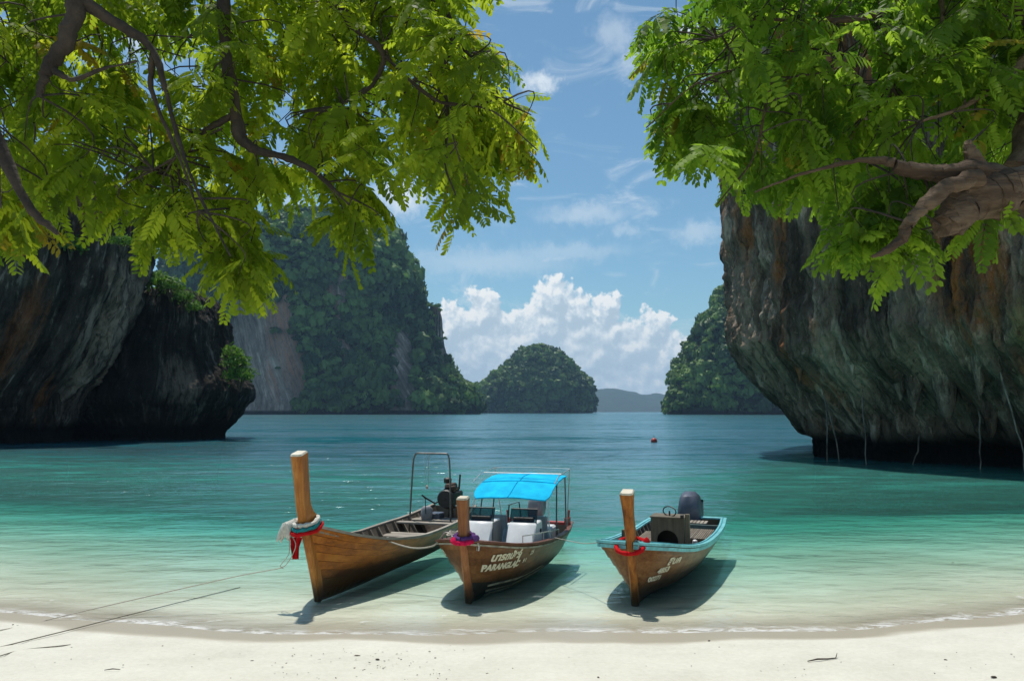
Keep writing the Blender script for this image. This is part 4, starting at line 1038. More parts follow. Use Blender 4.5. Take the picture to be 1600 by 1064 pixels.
deck(boat2, H2, 0.008, 0.19, -0.02, M['redrail'], nb=8)
for k, (zf, xa, xb) in enumerate([(.055, -.35, -3.6), (.16, -.25, -3.0), (.27, -.18, -2.6)]):      # pale strips on the bottom paint
    us = np.linspace(H2.u_at(xa), H2.u_at(xb), 16)
    a = [H2.p(u, zf + .12 * (i / 15), 1, .016) for i, u in enumerate(us)]; b = [H2.p(u, zf + .035 + .12 * (i / 15), 1, .018) for i, u in enumerate(us)]
    c = [H2.p(u, zf + .035 + .12 * (i / 15), 1, -.005) for i, u in enumerate(us)]; d = [H2.p(u, zf + .12 * (i / 15), 1, -.005) for i, u in enumerate(us)]
    mb = MB(); strip(mb, [a, b, c, d]); mb.build('bottom_strip', M['stripe'], boat2)
def console(y, w, x0, x1):
    prof = [(x0 + .20, .50), (x0 - .16, 1.01), (x0 - .22, 1.05), (x1, 1.05), (x1, .50)]
    c = MB().prism(prof, w, (0, y, 0)).build('console', M['white'], boat2, True, bevel=.025)
    g = MB().prism([(x0 - .23, 1.055), (x0 - .36, 1.30), (x0 - .375, 1.30), (x0 - .245, 1.055)], w - .04, (0, y, 0)).build('windshield', M['glass'], c)
    fr = MB()
    pts = [(x0 - .235, y - w / 2 + .015, 1.05), (x0 - .365, y - w / 2 + .015, 1.305), (x0 - .365, y + w / 2 - .015, 1.305), (x0 - .235, y + w / 2 - .015, 1.05)]
    fr.tube(pts, .014, 5).build('windshield_frame', M['black'], c)
    MB().box((x0 - .3, y, 1.10), (.1, w * .75, .10)).build('dashboard', M['black'], c, bevel=.015)
    return c
c_l = console(-.45, .58, -1.85, -2.6); c_r = console(.46, .58, -1.85, -2.6)
MB().box((-2.25, -.135, .62), (.6, .03, .86)).build('door_panel', M['greycon'], boat2, bevel=.006)
MB().lathe([(0, 0), (.045, 0), (.05, .02), (0, .025)], (-2.4, .75, .85), 'y', 10).build('vent', M['black'], c_r, True)
for y in (-.46, .46):
    s_ = MB().box((-3.2, y, .48), (.5, .42, .10)).box((-3.45, y, .75), (.1, .42, .5)).build('seat', M['seat'], boat2, bevel=.03)
    MB().tube([(-3.2, y, .15), (-3.2, y, .45)], .05, 8).build('seat_post', M['steel'], s_)
MB().box((-4.4, 0, .42), (.7, 1.2, .46)).build('stern_bench', M['white'], boat2, bevel=.04)
MB().prism([(-2.55, .2), (-2.75, .2), (-3.1, .72), (-3.0, .78)], .42, (0, .0, 0)).build('folded_cover', M['seat'], boat2, bevel=.03)
# canopy: one curved sheet with depth, seam rib, tube frame
cv = MB(); nx_, ny_ = 14, 13
xs_ = np.linspace(-2.5, -4.7, nx_)
def can(x, y, dz=0.0):
    f = (x + 2.5) / -2.2
    z = 1.50 + 0.36 * (1 - (1 - f) ** 2.2) - 0.05 * max(f - .6, 0) - 0.06 * (y / .9) ** 2 - 0.022 * math.sin(f * math.pi * 3) ** 2 * (1 - (y / .9) ** 2) + 0.010 * math.sin(7 * y + 5 * x) * math.sin(9 * x)
    hw = .86 * (0.90 + 0.10 * min(f / .15, 1) ** .5)
    return Vector((x + (0.18 * (y / .9) ** 2 * -1 if f < .25 else 0) * (1 - f / .25), y * hw / .9 + .02 * (1 - f), z + dz))
top_ = [can(x, y) for x in xs_ for y in np.linspace(-.9, .9, ny_)]; bot_ = [can(x, y, -.025) for x in xs_ for y in np.linspace(-.9, .9, ny_)]
nn = len(top_); F = []
for i in range(nx_ - 1):
    for j in range(ny_ - 1):
        a = i * ny_ + j; F += [(a, a + 1, a + ny_ + 1, a + ny_), (nn + a, nn + a + ny_, nn + a + ny_ + 1, nn + a + 1)]
rim = [i for i in range(ny_)] + [i * ny_ + ny_ - 1 for i in range(1, nx_)] + [(nx_ - 1) * ny_ + j for j in range(ny_ - 2, -1, -1)] + [i * ny_ for i in range(nx_ - 2, 0, -1)]
F += [(rim[k], rim[(k + 1) % len(rim)], nn + rim[(k + 1) % len(rim)], nn + rim[k]) for k in range(len(rim))]
canopy = MB().add(top_ + bot_, F).build('canopy', M['blue'], boat2, True)
MB().tube([can(x, .0, .008) for x in xs_], .010, 5).build('seam', M['blue'], canopy, True)
MB().tube([can(-3.5, y, .012) for y in np.linspace(-.9, .9, 9)], .010, 5).build('seam', M['blue'], canopy, True)
for sd in (-1, 1):
    for (xt, xb) in ((-2.62, -2.66), (-3.6, -3.3), (-4.6, -4.4)):
        zb = .60
        MB().tube([(xb, sd * .90, zb), tuple(can(xt, sd * .88, -.03))], .016, 6).build('canopy_pole', M['steel'] if xt < -3 else M['chrome'], boat2)
fr = MB().tube([(-3.0, -.9, 1.76), (-3.5, -.9, 1.88), (-4.8, -.92, 1.94), (-4.85, 0, 1.96), (-4.8, .92, 1.94), (-3.5, .92, 1.88), (-3.0, .94, 1.76)], .013, 6)
fr.tube([(-4.8, .92, 1.94), (-5.0, .80, .56)], .014, 6).tube([(-4.8, -.92, 1.94), (-5.0, -.80, .56)], .014, 6).tube([(-3.8, -.9, 1.9), (-3.8, .92, 1.9)], .011, 5)
fr.build('roof_rail', M['chrome'], boat2, True)
# grab rail on each gunwale
for sd in (1, -1):
    us = [H2.u_at(x) for x in np.linspace(-.75, -3.4, 12)]
    rl = [H2.p(u, 1, sd) + Vector((0, -.04 * sd, .17 + .03 * math.sin(i * .3))) for i, u in enumerate(us)]
    mb = MB().tube([H2.p(us[0], 1, sd) + Vector((0, -.04 * sd, .04))] + rl + [H2.p(us[-1], 1, sd) + Vector((0, -.04 * sd, .04))], .011, 6)
    for i in (2, 5, 8): mb.tube([rl[i], rl[i] - Vector((0, 0, .15))], .010, 5)
    mb.build('grab_rail', M['chrome'] if sd > 0 else M['steel'], boat2, True)
def outboard(root, x, y, z, s, mat, tilt):
    rot = Matrix.Rotation(tilt, 3, 'Y')
    def tr(mb): mb.V = [tuple(rot @ (Vector(v) * s) + Vector((x, y, z))) for v in mb.V]; return mb
    prof = [(.24, .0), (.30, .22), (.27, .50), (.16, .66), (-.12, .70), (-.34, .60), (-.40, .34), (-.34, .08), (-.26, 0)]
    mtr = tr(MB().box((-.05, 0, -.35), (.20, .14, .72), taper=1.3).prism([(-.3, -.62), (.12, -.62), (.12, -.66), (-.3, -.66)], .26)).build('outboard_motor', M['black'], root, bevel=.01)
    bod = MB()
    for k, (w, inn) in enumerate(((.0, 1.0),)):
        V = []; ws = [-.22, -.20, -.13, 0, .13, .20, .22]; sc_ = [.62, .84, .97, 1.0, .97, .84, .62]; n = len(prof)
        for yw, q in zip(ws, sc_):
            for (px_, pz_) in prof: V.append((-.05 + (px_ + .05) * q, yw * (1.06 - .42 * max(pz_ - .15, 0)), .32 + (pz_ - .32) * q))
        F = [(a * n + i, a * n + (i + 1) % n, (a + 1) * n + (i + 1) % n, (a + 1) * n + i) for a in range(6) for i in range(n)]
        F += [tuple(range(n)), tuple(6 * n + i for i in reversed(range(n)))]
        bod.add(V, F)
    tr(bod).build('cowling', mat, mtr, True)
    tr(MB().box((.30, 0, -.08), (.14, .26, .26)).box((.38, 0, -.25), (.05, .24, .3))).build('clamp_bracket', M['cowl2'], mtr, bevel=.01)
    tr(MB().prism([(-.1, .10), (-.3, .2), (-.36, .48), (-.28, .5), (-.24, .26), (-.08, .18)], .45)).build('side_panel', M['black'], mtr)
    tr(MB().prism([(-.13, .20), (-.25, .27), (-.29, .45), (-.26, .45), (-.21, .29)], .46)).build('side_mark', M['cowl2'], mtr)
    return mtr
outboard(boat2, -5.75, -.12, .66, .85, M['cowl2'], rad(4))
MB().tube([(-5.3, .76, .54), (-5.3, .80, .92)], .03, 6).box((-5.3, .76, .66), (.3, .1, .16)).build('stern_bitt', M['redpaint'], boat2)
MB().tube([(-5.4, -.74, .54), (-5.4, -.78, .86)], .03, 6).box((-5.4, -.74, .62), (.2, .1, .1)).build('stern_bitt', M['redpaint'], boat2)
MB().box((-5.35, 0, .60), (.18, 1.4, .07)).build('stern_rail', M['redpaint'], boat2, bevel=.01)
MB().tube([(-4.9, -.62, .7), (-4.9, -.6, 1.05), (-4.9, -.35, 1.12), (-4.9, -.3, .7)], .018, 6).build('stern_handrail', M['black'], boat2, True)
lettering(boat2, H2, "นารถนัชร์", .0, .665, .20, M['letter'], 1, -.30, -.05, .010, 1.0)
lettering(boat2, H2, "PARANGLAC", .04, .49, .165, M['letter'], 1, -.35, -.06, .010, 1.0)
lettering(boat2, H2, "/", -.80, .42, .42, M['letter'], 1, -.55, 0, .008, 1.0)
lettering(boat2, H2, "25", -1.15, .60, .12, M['letter'], 1, -.3, 0, .002, 1.2)
lettering(boat2, H2, "91", -1.0, .47, .12, M['letter'], 1, -.3, 0, .002, 1.2)
lettering(boat2, H2, "25", -.05, .74, .12, M['letter'], -1, .1, 0.0, .004, .7)
lettering(boat2, H2, "นาร/", -.5, .66, .16, M['letter'], -1, .1, 0.0, .004, .8)
lettering(boat2, H2, "PARAN", -.62, .47, .14, M['letter'], -1, .1, 0.0, .004, .9)

# ---- boat 3: brown with turquoise gunwales
Y3 = rad(20.5)
boat3 = empty('longtail_boat'); place(boat3, (2.17, 13.85), Y3)
tag(boat3, 'brown wooden boat with turquoise gunwales, a wooden console and a blue grey outboard motor', 'boat', 'wooden longtail boats at the beach')
H3 = Hull(7.2, 0.42, [(0, -.08), (.06, -.10), (.3, -.16), (.7, -.16), (1, -.08)], [(0, 1.03), (.04, .98), (.11, .88), (.24, .73), (.42, .60), (.7, .50), (1, .50)],
          [(0, .06), (.011, .42), (.038, .60), (.09, .73), (.22, .88), (.45, .97), (.75, .97), (1, .88)], [(0, 1.25), (.07, 1.0), (.2, .55), (.5, .32), (1, .30)])
build_hull(boat3, H3, 7, M['brown3'], lap=.018)
gunwales(boat3, H3, M['turq'], 0.10, 0.045, 0.045)
gunwales(boat3, H3, M['turq_dark'], 0.055, -0.035, 0.012, 'cap_stripe', 0.047)
gunwales(boat3, H3, M['turq'], -0.012, 0.025, 0.06, 'rub_strake', -0.075)
p3 = smooth_pts([(0.07, -.09, .18, .13), (.20, .35, .22, .14), (.36, .78, .25, .145), (.44, 1.0, .38, .15), (.46, 1.16, .26, .16), (.56, 1.5, .20, .17), (.68, 1.88, .22, .235)], 4)
prow(boat3, p3, M['post'], M['cut'])
sole(boat3, H3, -0.5, -6.8, 0.12, M['sole'])
deck(boat3, H3, 0.006, 0.075, -0.02, M['turq'], nb=4)
ribs(boat3, H3, [-.8, -1.2, -1.6, -2.0, -2.4, -2.8, -3.2, -3.6, -4.0, -4.4, -4.8, -5.2, -5.6, -6.0, -6.4], M['sole'], .1)
# console: a board with an arched opening, sides and top
arch = [(-.20 + 0, .0)]
def console3():
    x0, w, z0, z1 = -2.55, .68, .13, 1.10
    yc = .16
    arc = [(yc + .22 * math.cos(a), .64 + .22 * math.sin(a)) for a in np.linspace(math.pi, 0, 9)]
    poly_l = [(yc - w / 2, z0), (yc - .22, z0)] + arc + [(yc + .22, z0), (yc + w / 2, z0), (yc + w / 2, z1), (yc - w / 2, z1)]
    V = []; n = len(poly_l)
    for dx in (0, -.03):
        V += [(x0 + dx, y, z) for y, z in poly_l]
    inner = list(range(1, 12))
    F = []
    # front face in strips round the opening (concave)
    m = n
    for base in (0, n):
        F += [(base + 0, base + 1, base + 2, base + m - 1)]
        for k in range(2, 10):
            F += [(base + k, base + k + 1, base + (m - 1 if k < 6 else m - 2))]
        F += [(base + 6, base + m - 2, base + m - 1)]
        F += [(base + 10, base + 11, base + 12, base + m - 2)]
    F += [(i, (i + 1) % n, (i + 1) % n + n, i + n) for i in range(n)]
    c = MB().add(V, F).build('console', M['board'], boat3)
    for y in (yc - w / 2 + .015, yc + w / 2 - .015): MB().box((x0 - .275, y, (z0 + z1) / 2), (.48, .03, z1 - z0)).build('console_side', M['board'], c)
    MB().box((x0 - .26, yc, z1 + .016), (.56, w + .04, .03)).build('console_top', M['board'], c, bevel=.005)
    MB().box((x0 - .5, yc, .62), (.02, w - .08, .9)).build('console_back', M['bottom'], c)
    MB().box((x0 - .2, yc - .02, .32), (.3, .34, .3)).build('battery_box', M['black'], c, bevel=.03)
    MB().tube([(x0 - .2 + .10 * math.cos(a), yc + .02 + .15 * math.cos(a), z1 + .12 + .0 * a + .10 * math.sin(a)) for a in np.linspace(0, 2 * math.pi, 17)], .013, 5).tube([(x0 - .2, yc + .02, z1 + .02), (x0 - .2, yc + .02, z1 + .13)], .02, 6).build('steering_wheel', M['black'], c)
    MB().box((x0 - .05, yc + w / 2 + .07, .66), (.09, .09, 1.08)).build('post', M['board'], boat3, bevel=.008)
    MB().box((x0 + .02, yc + w / 2 - .03, z1 + .05), (.06, .07, .08)).build('throttle', M['black'], c, bevel=.01)
    MB().lathe([(0, 0), (.05, 0), (.06, .05), (.05, .13), (.02, .15), (0, .15)], (-3.3, .62, .43), 'z', 10).build('white_jar', M['white'], boat3, True)
console3()
MB().box((-1.9, -.62, .5), (.06, .06, .85)).build('post', M['board'], boat3, bevel=.006)
cross_board(boat3, H3, -2.0, .5, .45, .04, M['grey'], 'thwart').location.y = 0
for i in range(15):      # slatted stern platform
    y = .08 + .047 * i
    MB().box((-5.2, y, .41), (1.5, .032, .028)).build('slat', M['sole'], boat3)
for i in range(15):
    y = -.78 + .047 * i
    MB().box((-4.6, y, .39), (1.4, .032, .028)).build('slat', M['sole'], boat3)
for x in (-4.6, -5.2): MB().box((x, 0, .352), (.07, 1.6, .05)).build('slat_bearer', M['sole'], boat3)
cross_board(boat3, H3, -6.15, .05, .36, .28, M['panelgreen'], 'bulkhead')
for i in range(12): MB().box((-6.45, -.5 + .09 * i, .51), (.5, .07, .03)).build('stern_slat', M['grey'], boat3)
tt_ = MB().box((-7.24, 0, .53), (.16, 1.7, .05)).build('transom_cap', M['turq'], boat3, bevel=.01)
outboard(boat3, -7.42, -.02, .22, 1.36, M['cowl'], rad(8))
lettering(boat3, H3, "สิบค", -.30, .60, .19, M['letter'], 1, -.5, -.04, .008, 1.45)
lettering(boat3, H3, "4853", -.16, .465, .15, M['letter'], 1, -.6, -.04, .008, 1.35)
lettering(boat3, H3, "00271", -.03, .335, .135, M['letter'], 1, -.6, -.04, .006, 1.3)

# ------------------------------------------------------------------ cloths tied round the prows
def band(H_rake, cx, cz, ra, rb, tiltf, rt, mat, root, name='cloth_band', wob=0.012, seg=28, a0=0.0, a1=2 * math.pi):
    pts = []
    for k in range(seg + 1):
        a = a0 + (a1 - a0) * k / seg
        pts.append((cx + ra * math.cos(a), rb * math.sin(a), cz + tiltf * math.cos(a) + R.uniform(-wob, wob)))
    r = [rt * R.uniform(.8, 1.2) for _ in pts]; r[-1] = r[0]
    if a1 - a0 > 6.2: pts[-1] = pts[0]
    return MB().tube(pts, r, 7).build(name, mat, root, True)
def drape(pts, w0, w1, mat, root, name, folds=3, th=.012):
    """hanging strip of cloth that tapers, pleated, with thickness"""
    P = [Vector(p) for p in pts]; n = len(P); m = 9; V = []
    for side in (0, 1):
        for i, p in enumerate(P):
            w = w0 + (w1 - w0) * i / (n - 1)
            for j in range(m):
                f = j / (m - 1) - .5
                q = p + Vector((math.sin(f * folds * 6.28) * .03 + side * th, f * w, R.uniform(-.004, .004)))
                V.append(q)
    F = []; b = n * m
    for i in range(n - 1):
        for j in range(m - 1):
            a = i * m + j; F += [(a, a + 1, a + m + 1, a + m), (b + a, b + a + m, b + a + m + 1, b + a + 1)]
    F += [(i * m, (i + 1) * m, b + (i + 1) * m, b + i * m) for i in range(n - 1)] + [(i * m + m - 1, b + i * m + m - 1, b + (i + 1) * m + m - 1, (i + 1) * m + m - 1) for i in range(n - 1)]
    F += [((n - 1) * m + j, (n - 1) * m + j + 1, b + (n - 1) * m + j + 1, b + (n - 1) * m + j) for j in range(m - 1)]
    return MB().add(V, F).build(name, mat, root, True)
g1 = empty('prow_cloth'); g1.location = boat1.location; g1.rotation_euler = boat1.rotation_euler
tag(g1, 'white, teal and red cloths with a hanging red tail knotted on the tallest prow', 'cloth', 'cloths tied on the prows')
band(0, .47, 1.27, .32, .22, -.07, .040, M['red'], g1)
band(0, .49, 1.335, .29, .20, -.07, .040, M['teal'], g1)
band(0, .50, 1.40, .26, .185, -.06, .038, M['cloth'], g1)
kn = MB()
for k in range(11):
    a_ = -.9 + .18 * k
    p0 = Vector((.62, -.16, 1.40)) + Vector((R.uniform(-.04, .04), R.uniform(-.04, .04), R.uniform(-.02, .03)))
    p2 = Vector((.72 + R.uniform(-.06, .06), -.14 - .26 * abs(math.sin(a_ * 1.6)) + R.uniform(-.05, .05), 1.10 + R.uniform(-.06, .06)))
    kn.tube([p0, p0.lerp(p2, .35) + Vector((.05, -.04, .05)), p0.lerp(p2, .7) + Vector((.04, -.03, .01)), p2], [.035, .045, .038, .016], 7)
kn.build('cloth_knot', M['cloth'], g1, True)
drape([(.70, -.06, 1.14), (.73, -.07, .98), (.71, -.06, .78)], .22, .10, M['red'], g1, 'cloth_tail', 2, .015)
g2 = empty('prow_cloth'); g2.location = boat2.location; g2.rotation_euler = boat2.rotation_euler
tag(g2, 'pink and purple cloths knotted round the prow in front of the blue canopy', 'cloth', 'cloths tied on the prows')
band(0, .31, 1.06, .20, .17, -.03, .045, M['pink'], g2)
band(0, .30, 1.12, .19, .16, -.03, .038, M['purple'], g2)
MB().lathe([(0, -.07), (.05, -.05), (.075, 0), (.05, .05), (0, .07)], (.46, -.13, 1.06), 'z', 9).build('cloth_knot', M['pink'], g2, True)
MB().lathe([(0, -.07), (.06, -.04), (.075, 0), (.05, .05), (0, .06)], (.34, .22, 1.10), 'z', 9).build('cloth_knot', M['purple'], g2, True)
drape([(.30, .22, 1.06), (.30, .26, .96), (.29, .25, .88)], .08, .05, M['cloth'], g2, 'cloth_tail', 1)
g3 = empty('prow_cloth'); g3.location = boat3.location; g3.rotation_euler = boat3.rotation_euler
tag(g3, 'single red cloth looped low round the prow over the turquoise bow', 'cloth', 'cloths tied on the prows')
band(0, .36, 1.0, .26, .24, -.10, .040, M['red'], g3)
MB().lathe([(0, -.09), (.05, -.05), (.065, 0), (.05, .06), (0, .1)], (.32, .27, 1.06), 'z', 9).build('cloth_knot', M['red'], g3, True)
drape([(.36, .12, 1.10), (.40, .14, 1.02), (.42, .14, .97)], .07, .07, M['cloth'], g3, 'cloth_tail', 1)

# ------------------------------------------------------------------ ropes
def rope(pts, r, mat, label, n=8):
    P = smooth_pts([tuple(p) for p in pts], n)
    return tag(MB().tube([Vector(p) for p in P], r, 5).build('rope', mat, None, True), label, 'rope', 'ropes at the boats')
def b2w(b, v): return b.matrix_basis @ Vector(v)
pr = b2w(boat1, (.72, -.16, 1.2))
rope([ground_at(-60, 1028, .02), ground_at(60, 999, .03), ground_at(135, 980, .03), ground_at(250, 951, .03), ground_at(375, 918, .01)], .008, M['darkrope'], 'dark rope lying across the sand and into the shallows at lower left')
lowp = at(441, 886, 13.6)
rope([ground_at(-60, 1000, .05), at(60, 972, 12.35), at(220, 934, 12.9), at(380, 898, 13.4), lowp, at(450, 878, 13.5), at(462, 852, 13.4), pr], .008, M['rope'], 'pale thin rope running from the beach up to the tall prow')
rope([pr + Vector((-.02, 0, -.05)), at(452, 862, 13.45), at(438, 884, 13.55), lowp + Vector((.02, 0, -.02))], .007, M['rope'], 'slack bight of rope hanging below the white knot of the tall prow')
rope([ground_at(-60, 1046, .02), ground_at(20, 1020, .015), ground_at(110, 1008, .01)], .007, M['darkrope'], 'short buried rope end on the sand at lower left')
u_ = H1.u_at(-1.5)
rope([b2w(boat1, H1.p(u_, 1, 1) + Vector((0, 0, .05))), at(600, 842, 15.5), at(645, 856, 15.2), at(676, 853, 15.0), at(697, 832, 14.9), b2w(boat2, (-.1, -.35, 1.03))], .016, M['rope'], 'white rope sagging between the varnished boat and the dark brown boat')
c_ = b2w(boat2, (-.35, -.42, 1.02))
rope([c_ + Vector(((.14 - .004 * a) * math.cos(a), (.12 - .003 * a) * math.sin(a), .004 * a + .012 * math.sin(3 * a))) for a in np.linspace(0, 19, 40)], .015, M['rope'], 'white mooring rope coiled on the left bow of the canopy boat', 3)
rope([b2w(boat2, H2.p(H2.u_at(-2.6), 1, 1) + Vector((0, .02, .05))), at(905, 848, 15.2), b2w(boat3, (.15, -.5, 1.0))], .009, M['rope'], 'thin pale rope stretched between the canopy boat and the turquoise boat')

# ------------------------------------------------------------------ buoy
by = at(1022, 690, 84); buoy = empty('buoy', (by.x, 84, 0)); tag(buoy, 'small red mooring buoy floating alone far out', 'buoy')
MB().lathe([(0, -.3), (.2, -.26), (.33, -.08), (.36, .08), (.30, .26), (.16, .38), (0, .42)], (0, 0, 0.05), 'z', 16).build('float', M['redpaint'], buoy, True)
MB().tube([(0, 0, .45), (0, 0, .58), (.07, 0, .66), (0, 0, .72), (-.07, 0, .66), (0, 0, .58)], .02, 6).build('ring', M['steel'], buoy)

# ------------------------------------------------------------------ beach litter
M_scrap = simple('dark_scrap', (0.07, 0.05, 0.035), 0.9, 0, 0.4, 20)
M_shell = simple('coral_scrap', (0.32, 0.27, 0.20), 0.9, 0, 0.4, 20)
def blob_mesh(seed, flat):
    r = np.random.default_rng(seed); mb = MB(); n = 7; V = []; 
    prof = [(0.05, -.3), (.8, -.1), (1, .2), (.6, .6), (.05, .8)]
    for (rr, h) in prof:
        for k in range(n):
            a = 6.283 * k / n; q = rr * r.uniform(.65, 1.2); V.append((q * math.cos(a) * 1.4, q * math.sin(a), h * flat))
    F = [(i * n + k, i * n + (k + 1) % n, (i + 1) * n + (k + 1) % n, (i + 1) * n + k) for i in range(4) for k in range(n)] + [tuple(range(n))[::-1], tuple(4 * n + k for k in range(n))]
    return V, F
scrap_meshes = []
for i in range(5):
    V, F = blob_mesh(i + 3, .5 + .15 * i); me = np_mesh('scrap', V, [np.array([f for f in F if len(f) == 4])], True); me.materials.append(M_scrap if i < 3 else M_shell); scrap_meshes.append(me)
spots = [(558, 1025, .035), (590, 1030, .022), (600, 1033, .014), (1108, 1001, .022), (1478, 1031, .020), (1553, 1058, .026), (394, 1032, .016), (320, 1047, .018), (487, 1024, .014), (500, 1030, .012), (517, 1034, .013), (530, 1028, .011),
         (570, 1046, .014), (725, 1015, .015), (757, 1028, .016), (950, 1040, .015), (880, 1039, .013), (935, 1058, .015), (1010, 1041, .013), (1396, 1038, .013), (20, 976, .016), (27, 977, .014), (112, 1011, .011), (1215, 1043, .011), (1585, 1026, .012), (545, 1046, .012), (640, 1040, .011), (802, 1044, .012), (1490, 902, .02)]
tiny = [(R.gauss(560, 110), R.uniform(1012, 1062), R.uniform(.006, .016)) for _ in range(90)] + [(R.uniform(0, 1600), R.uniform(1005, 1062), R.uniform(.005, .013)) for _ in range(70)]
NEAR = {0: 'largest dark scrap of weed on the sand below the left boats', 3: 'dark scrap near the waterline just right of the turquoise boat', 4: 'dark scrap beyond the bent stick on the right sand', 5: 'dark scrap at the bottom right corner of the sand',
        28: 'small dark leaf floating in the shallows at right', 20: 'dark bit on the wet sand near the left edge', 21: 'second dark bit on the wet sand near the left edge', 1: 'dark scrap just right of the largest one below the left boats',
        6: 'lone dark bit in the sand left of the scrap cluster', 7: 'lone dark bit on the sand near the bottom left twig', 15: 'dark bit on the sand below the gap between the boats', 17: 'dark bit on the sand below the turquoise boat'}
def bits(mb, px, py, s):
    p = ground_at(px, py, s * .2); q = [p + Vector((R.uniform(-1.3, 1.3) * s, R.uniform(-1.1, 1.1) * s, R.uniform(-.2, .6) * s)) for _ in range(6)]
    mb.add(q, [(0, 1, 2), (0, 2, 3), (0, 3, 4), (1, 4, 5), (2, 5, 3), (0, 4, 1)])
lit_mb = MB()
for i, (px, py, s) in enumerate(spots):
    if i not in NEAR: bits(lit_mb, px, py, s); continue
    o = link('beach_scrap', scrap_meshes[i % 3])
    o.location = ground_at(px, py, s * .1) if i != 28 else Vector((at(px, py, 17.2).x, 17.2, 0.005)); o.scale = (s, s, s); o.rotation_euler = (0, 0, R.uniform(0, 6.28))
    tag(o, NEAR[i], 'debris', 'bits of weed and coral on the sand')
for t_ in tiny: bits(lit_mb, *t_)
tag(lit_mb.build('litter', M_scrap), kind='stuff')
a_, b_ = ground_at(1262, 1035, .02), ground_at(1306, 1030, .02)
tag(MB().tube([a_, a_.lerp(b_, .35) + Vector((0, 0, .012)), a_.lerp(b_, .7), b_, b_ + Vector((.06, .10, .03))], [.006, .010, .009, .007, .003], 6).build('driftwood_stick', M_scrap, None, True), 'thin bent stick lying on the sand at lower right', 'stick')
a_, b_ = ground_at(163, 1048, .012), ground_at(188, 1047, .012)
tag(MB().tube([a_, a_.lerp(b_, .5) + Vector((0, 0, .01)), b_], [.004, .007, .004], 5).build('driftwood_stick', M_scrap, None, True), 'short twig lying on the sand at lower left', 'stick')

# ------------------------------------------------------------------ overhanging trees
def leaf_template(pairs, droop, seed):
    """pinnate leaf, length 1 along +X, drooping in -Z"""
    r = np.random.default_rng(seed); V = []; T3 = []; Q4 = []
    def rp(u): return np.array([u * (1 - .12 * droop * u), 0, -.42 * droop * u * u])
    ring = []
    for u in (0, .35, .7, 1.0):
        c = rp(u); w = .010 * (1 - .6 * u); b = len(V)
        V += [c + [0, w, 0], c + [0, -w * .5, w], c + [0, -w * .5, -w]]; ring.append(b)
    for a, b in zip(ring[:-1], ring[1:]):
        for k in range(3): Q4.append((a + k, a + (k + 1) % 3, b + (k + 1) % 3, b + k))
    for i in range(pairs):
        u = .14 + .84 * i / (pairs - 1); c = rp(u)
        if r.uniform() < .05: continue
        ln = .27 * math.sin(math.pi * (0.22 + .60 * u)) * r.uniform(.88, 1.1)
        for sd in (-1, 1):
            fw = .35 + .45 * u + r.normal() * .10; dn = -.25 - .30 * droop + r.normal() * .16
            d = np.array([fw, sd * 1.0, dn]); d /= np.linalg.norm(d)
            wv = np.cross(d, [0, 0, 1]) * sd; wv /= np.linalg.norm(wv)
            wv = wv * math.cos(.3 * r.normal()) + np.array([0, 0, 1]) * .3 * r.normal(); w = .052 * r.uniform(.9, 1.15)
            dz = np.array([0, 0, -.18 * ln]); b = len(V)
            V += [c, c + d * ln * .30 + wv * w * .85, c + d * ln * .30 - wv * w * .85, c + d * ln * .72 + wv * w * .9 + dz * .4, c + d * ln * .72 - wv * w * .9 + dz * .4, c + d * ln + dz]
            T3 += [(b, b + 1, b + 2), (b + 3, b + 5, b + 4)]; Q4.append((b + 1, b + 3, b + 4, b + 2))
    return np.array(V), np.array(T3), np.array(Q4)
LEAVES = [leaf_template(p, d, 500 + i) for i, (p, d) in enumerate([(9, .5), (8, .9), (10, .7), (8, .25), (9, 1.2)])]
M_leaf_l = leafmat('canopy_leaves_sunny', (0.060, 0.105, 0.010), (0.18, 0.235, 0.022), (3.6, 3.3, 1.9), 0.67, (0.15, 0.125, 0.02))
M_leaf_r = leafmat('canopy_leaves', (0.045, 0.095, 0.012), (0.145, 0.215, 0.026), (3.3, 3.3, 1.9), 0.63, (0.13, 0.12, 0.02))
M_limb_d = simple('dark_bark', (0.055, 0.040, 0.028), 0.9, 0, 0.6, 6.0, 0.9)
M_limb_b = wood('limb_bark', (0.030, 0.018, 0.012), (0.105, 0.066, 0.038), (0.23, 0.16, 0.10), 0.9, 'x')
M_limb_b.node_tree.nodes['Bump'].inputs['Strength'].default_value = 1.0; M_limb_b.node_tree.nodes['Bump'].inputs['Distance'].default_value = 0.05
def in_poly(x, y, poly):
    c = False; n = len(poly); j = n - 1
    for i in range(n):
        xi, yi = poly[i]; xj, yj = poly[j]
        if (yi > y) != (yj > y) and x < (xj - xi) * (y - yi) / (yj - yi) + xi: c = not c
        j = i
    return c
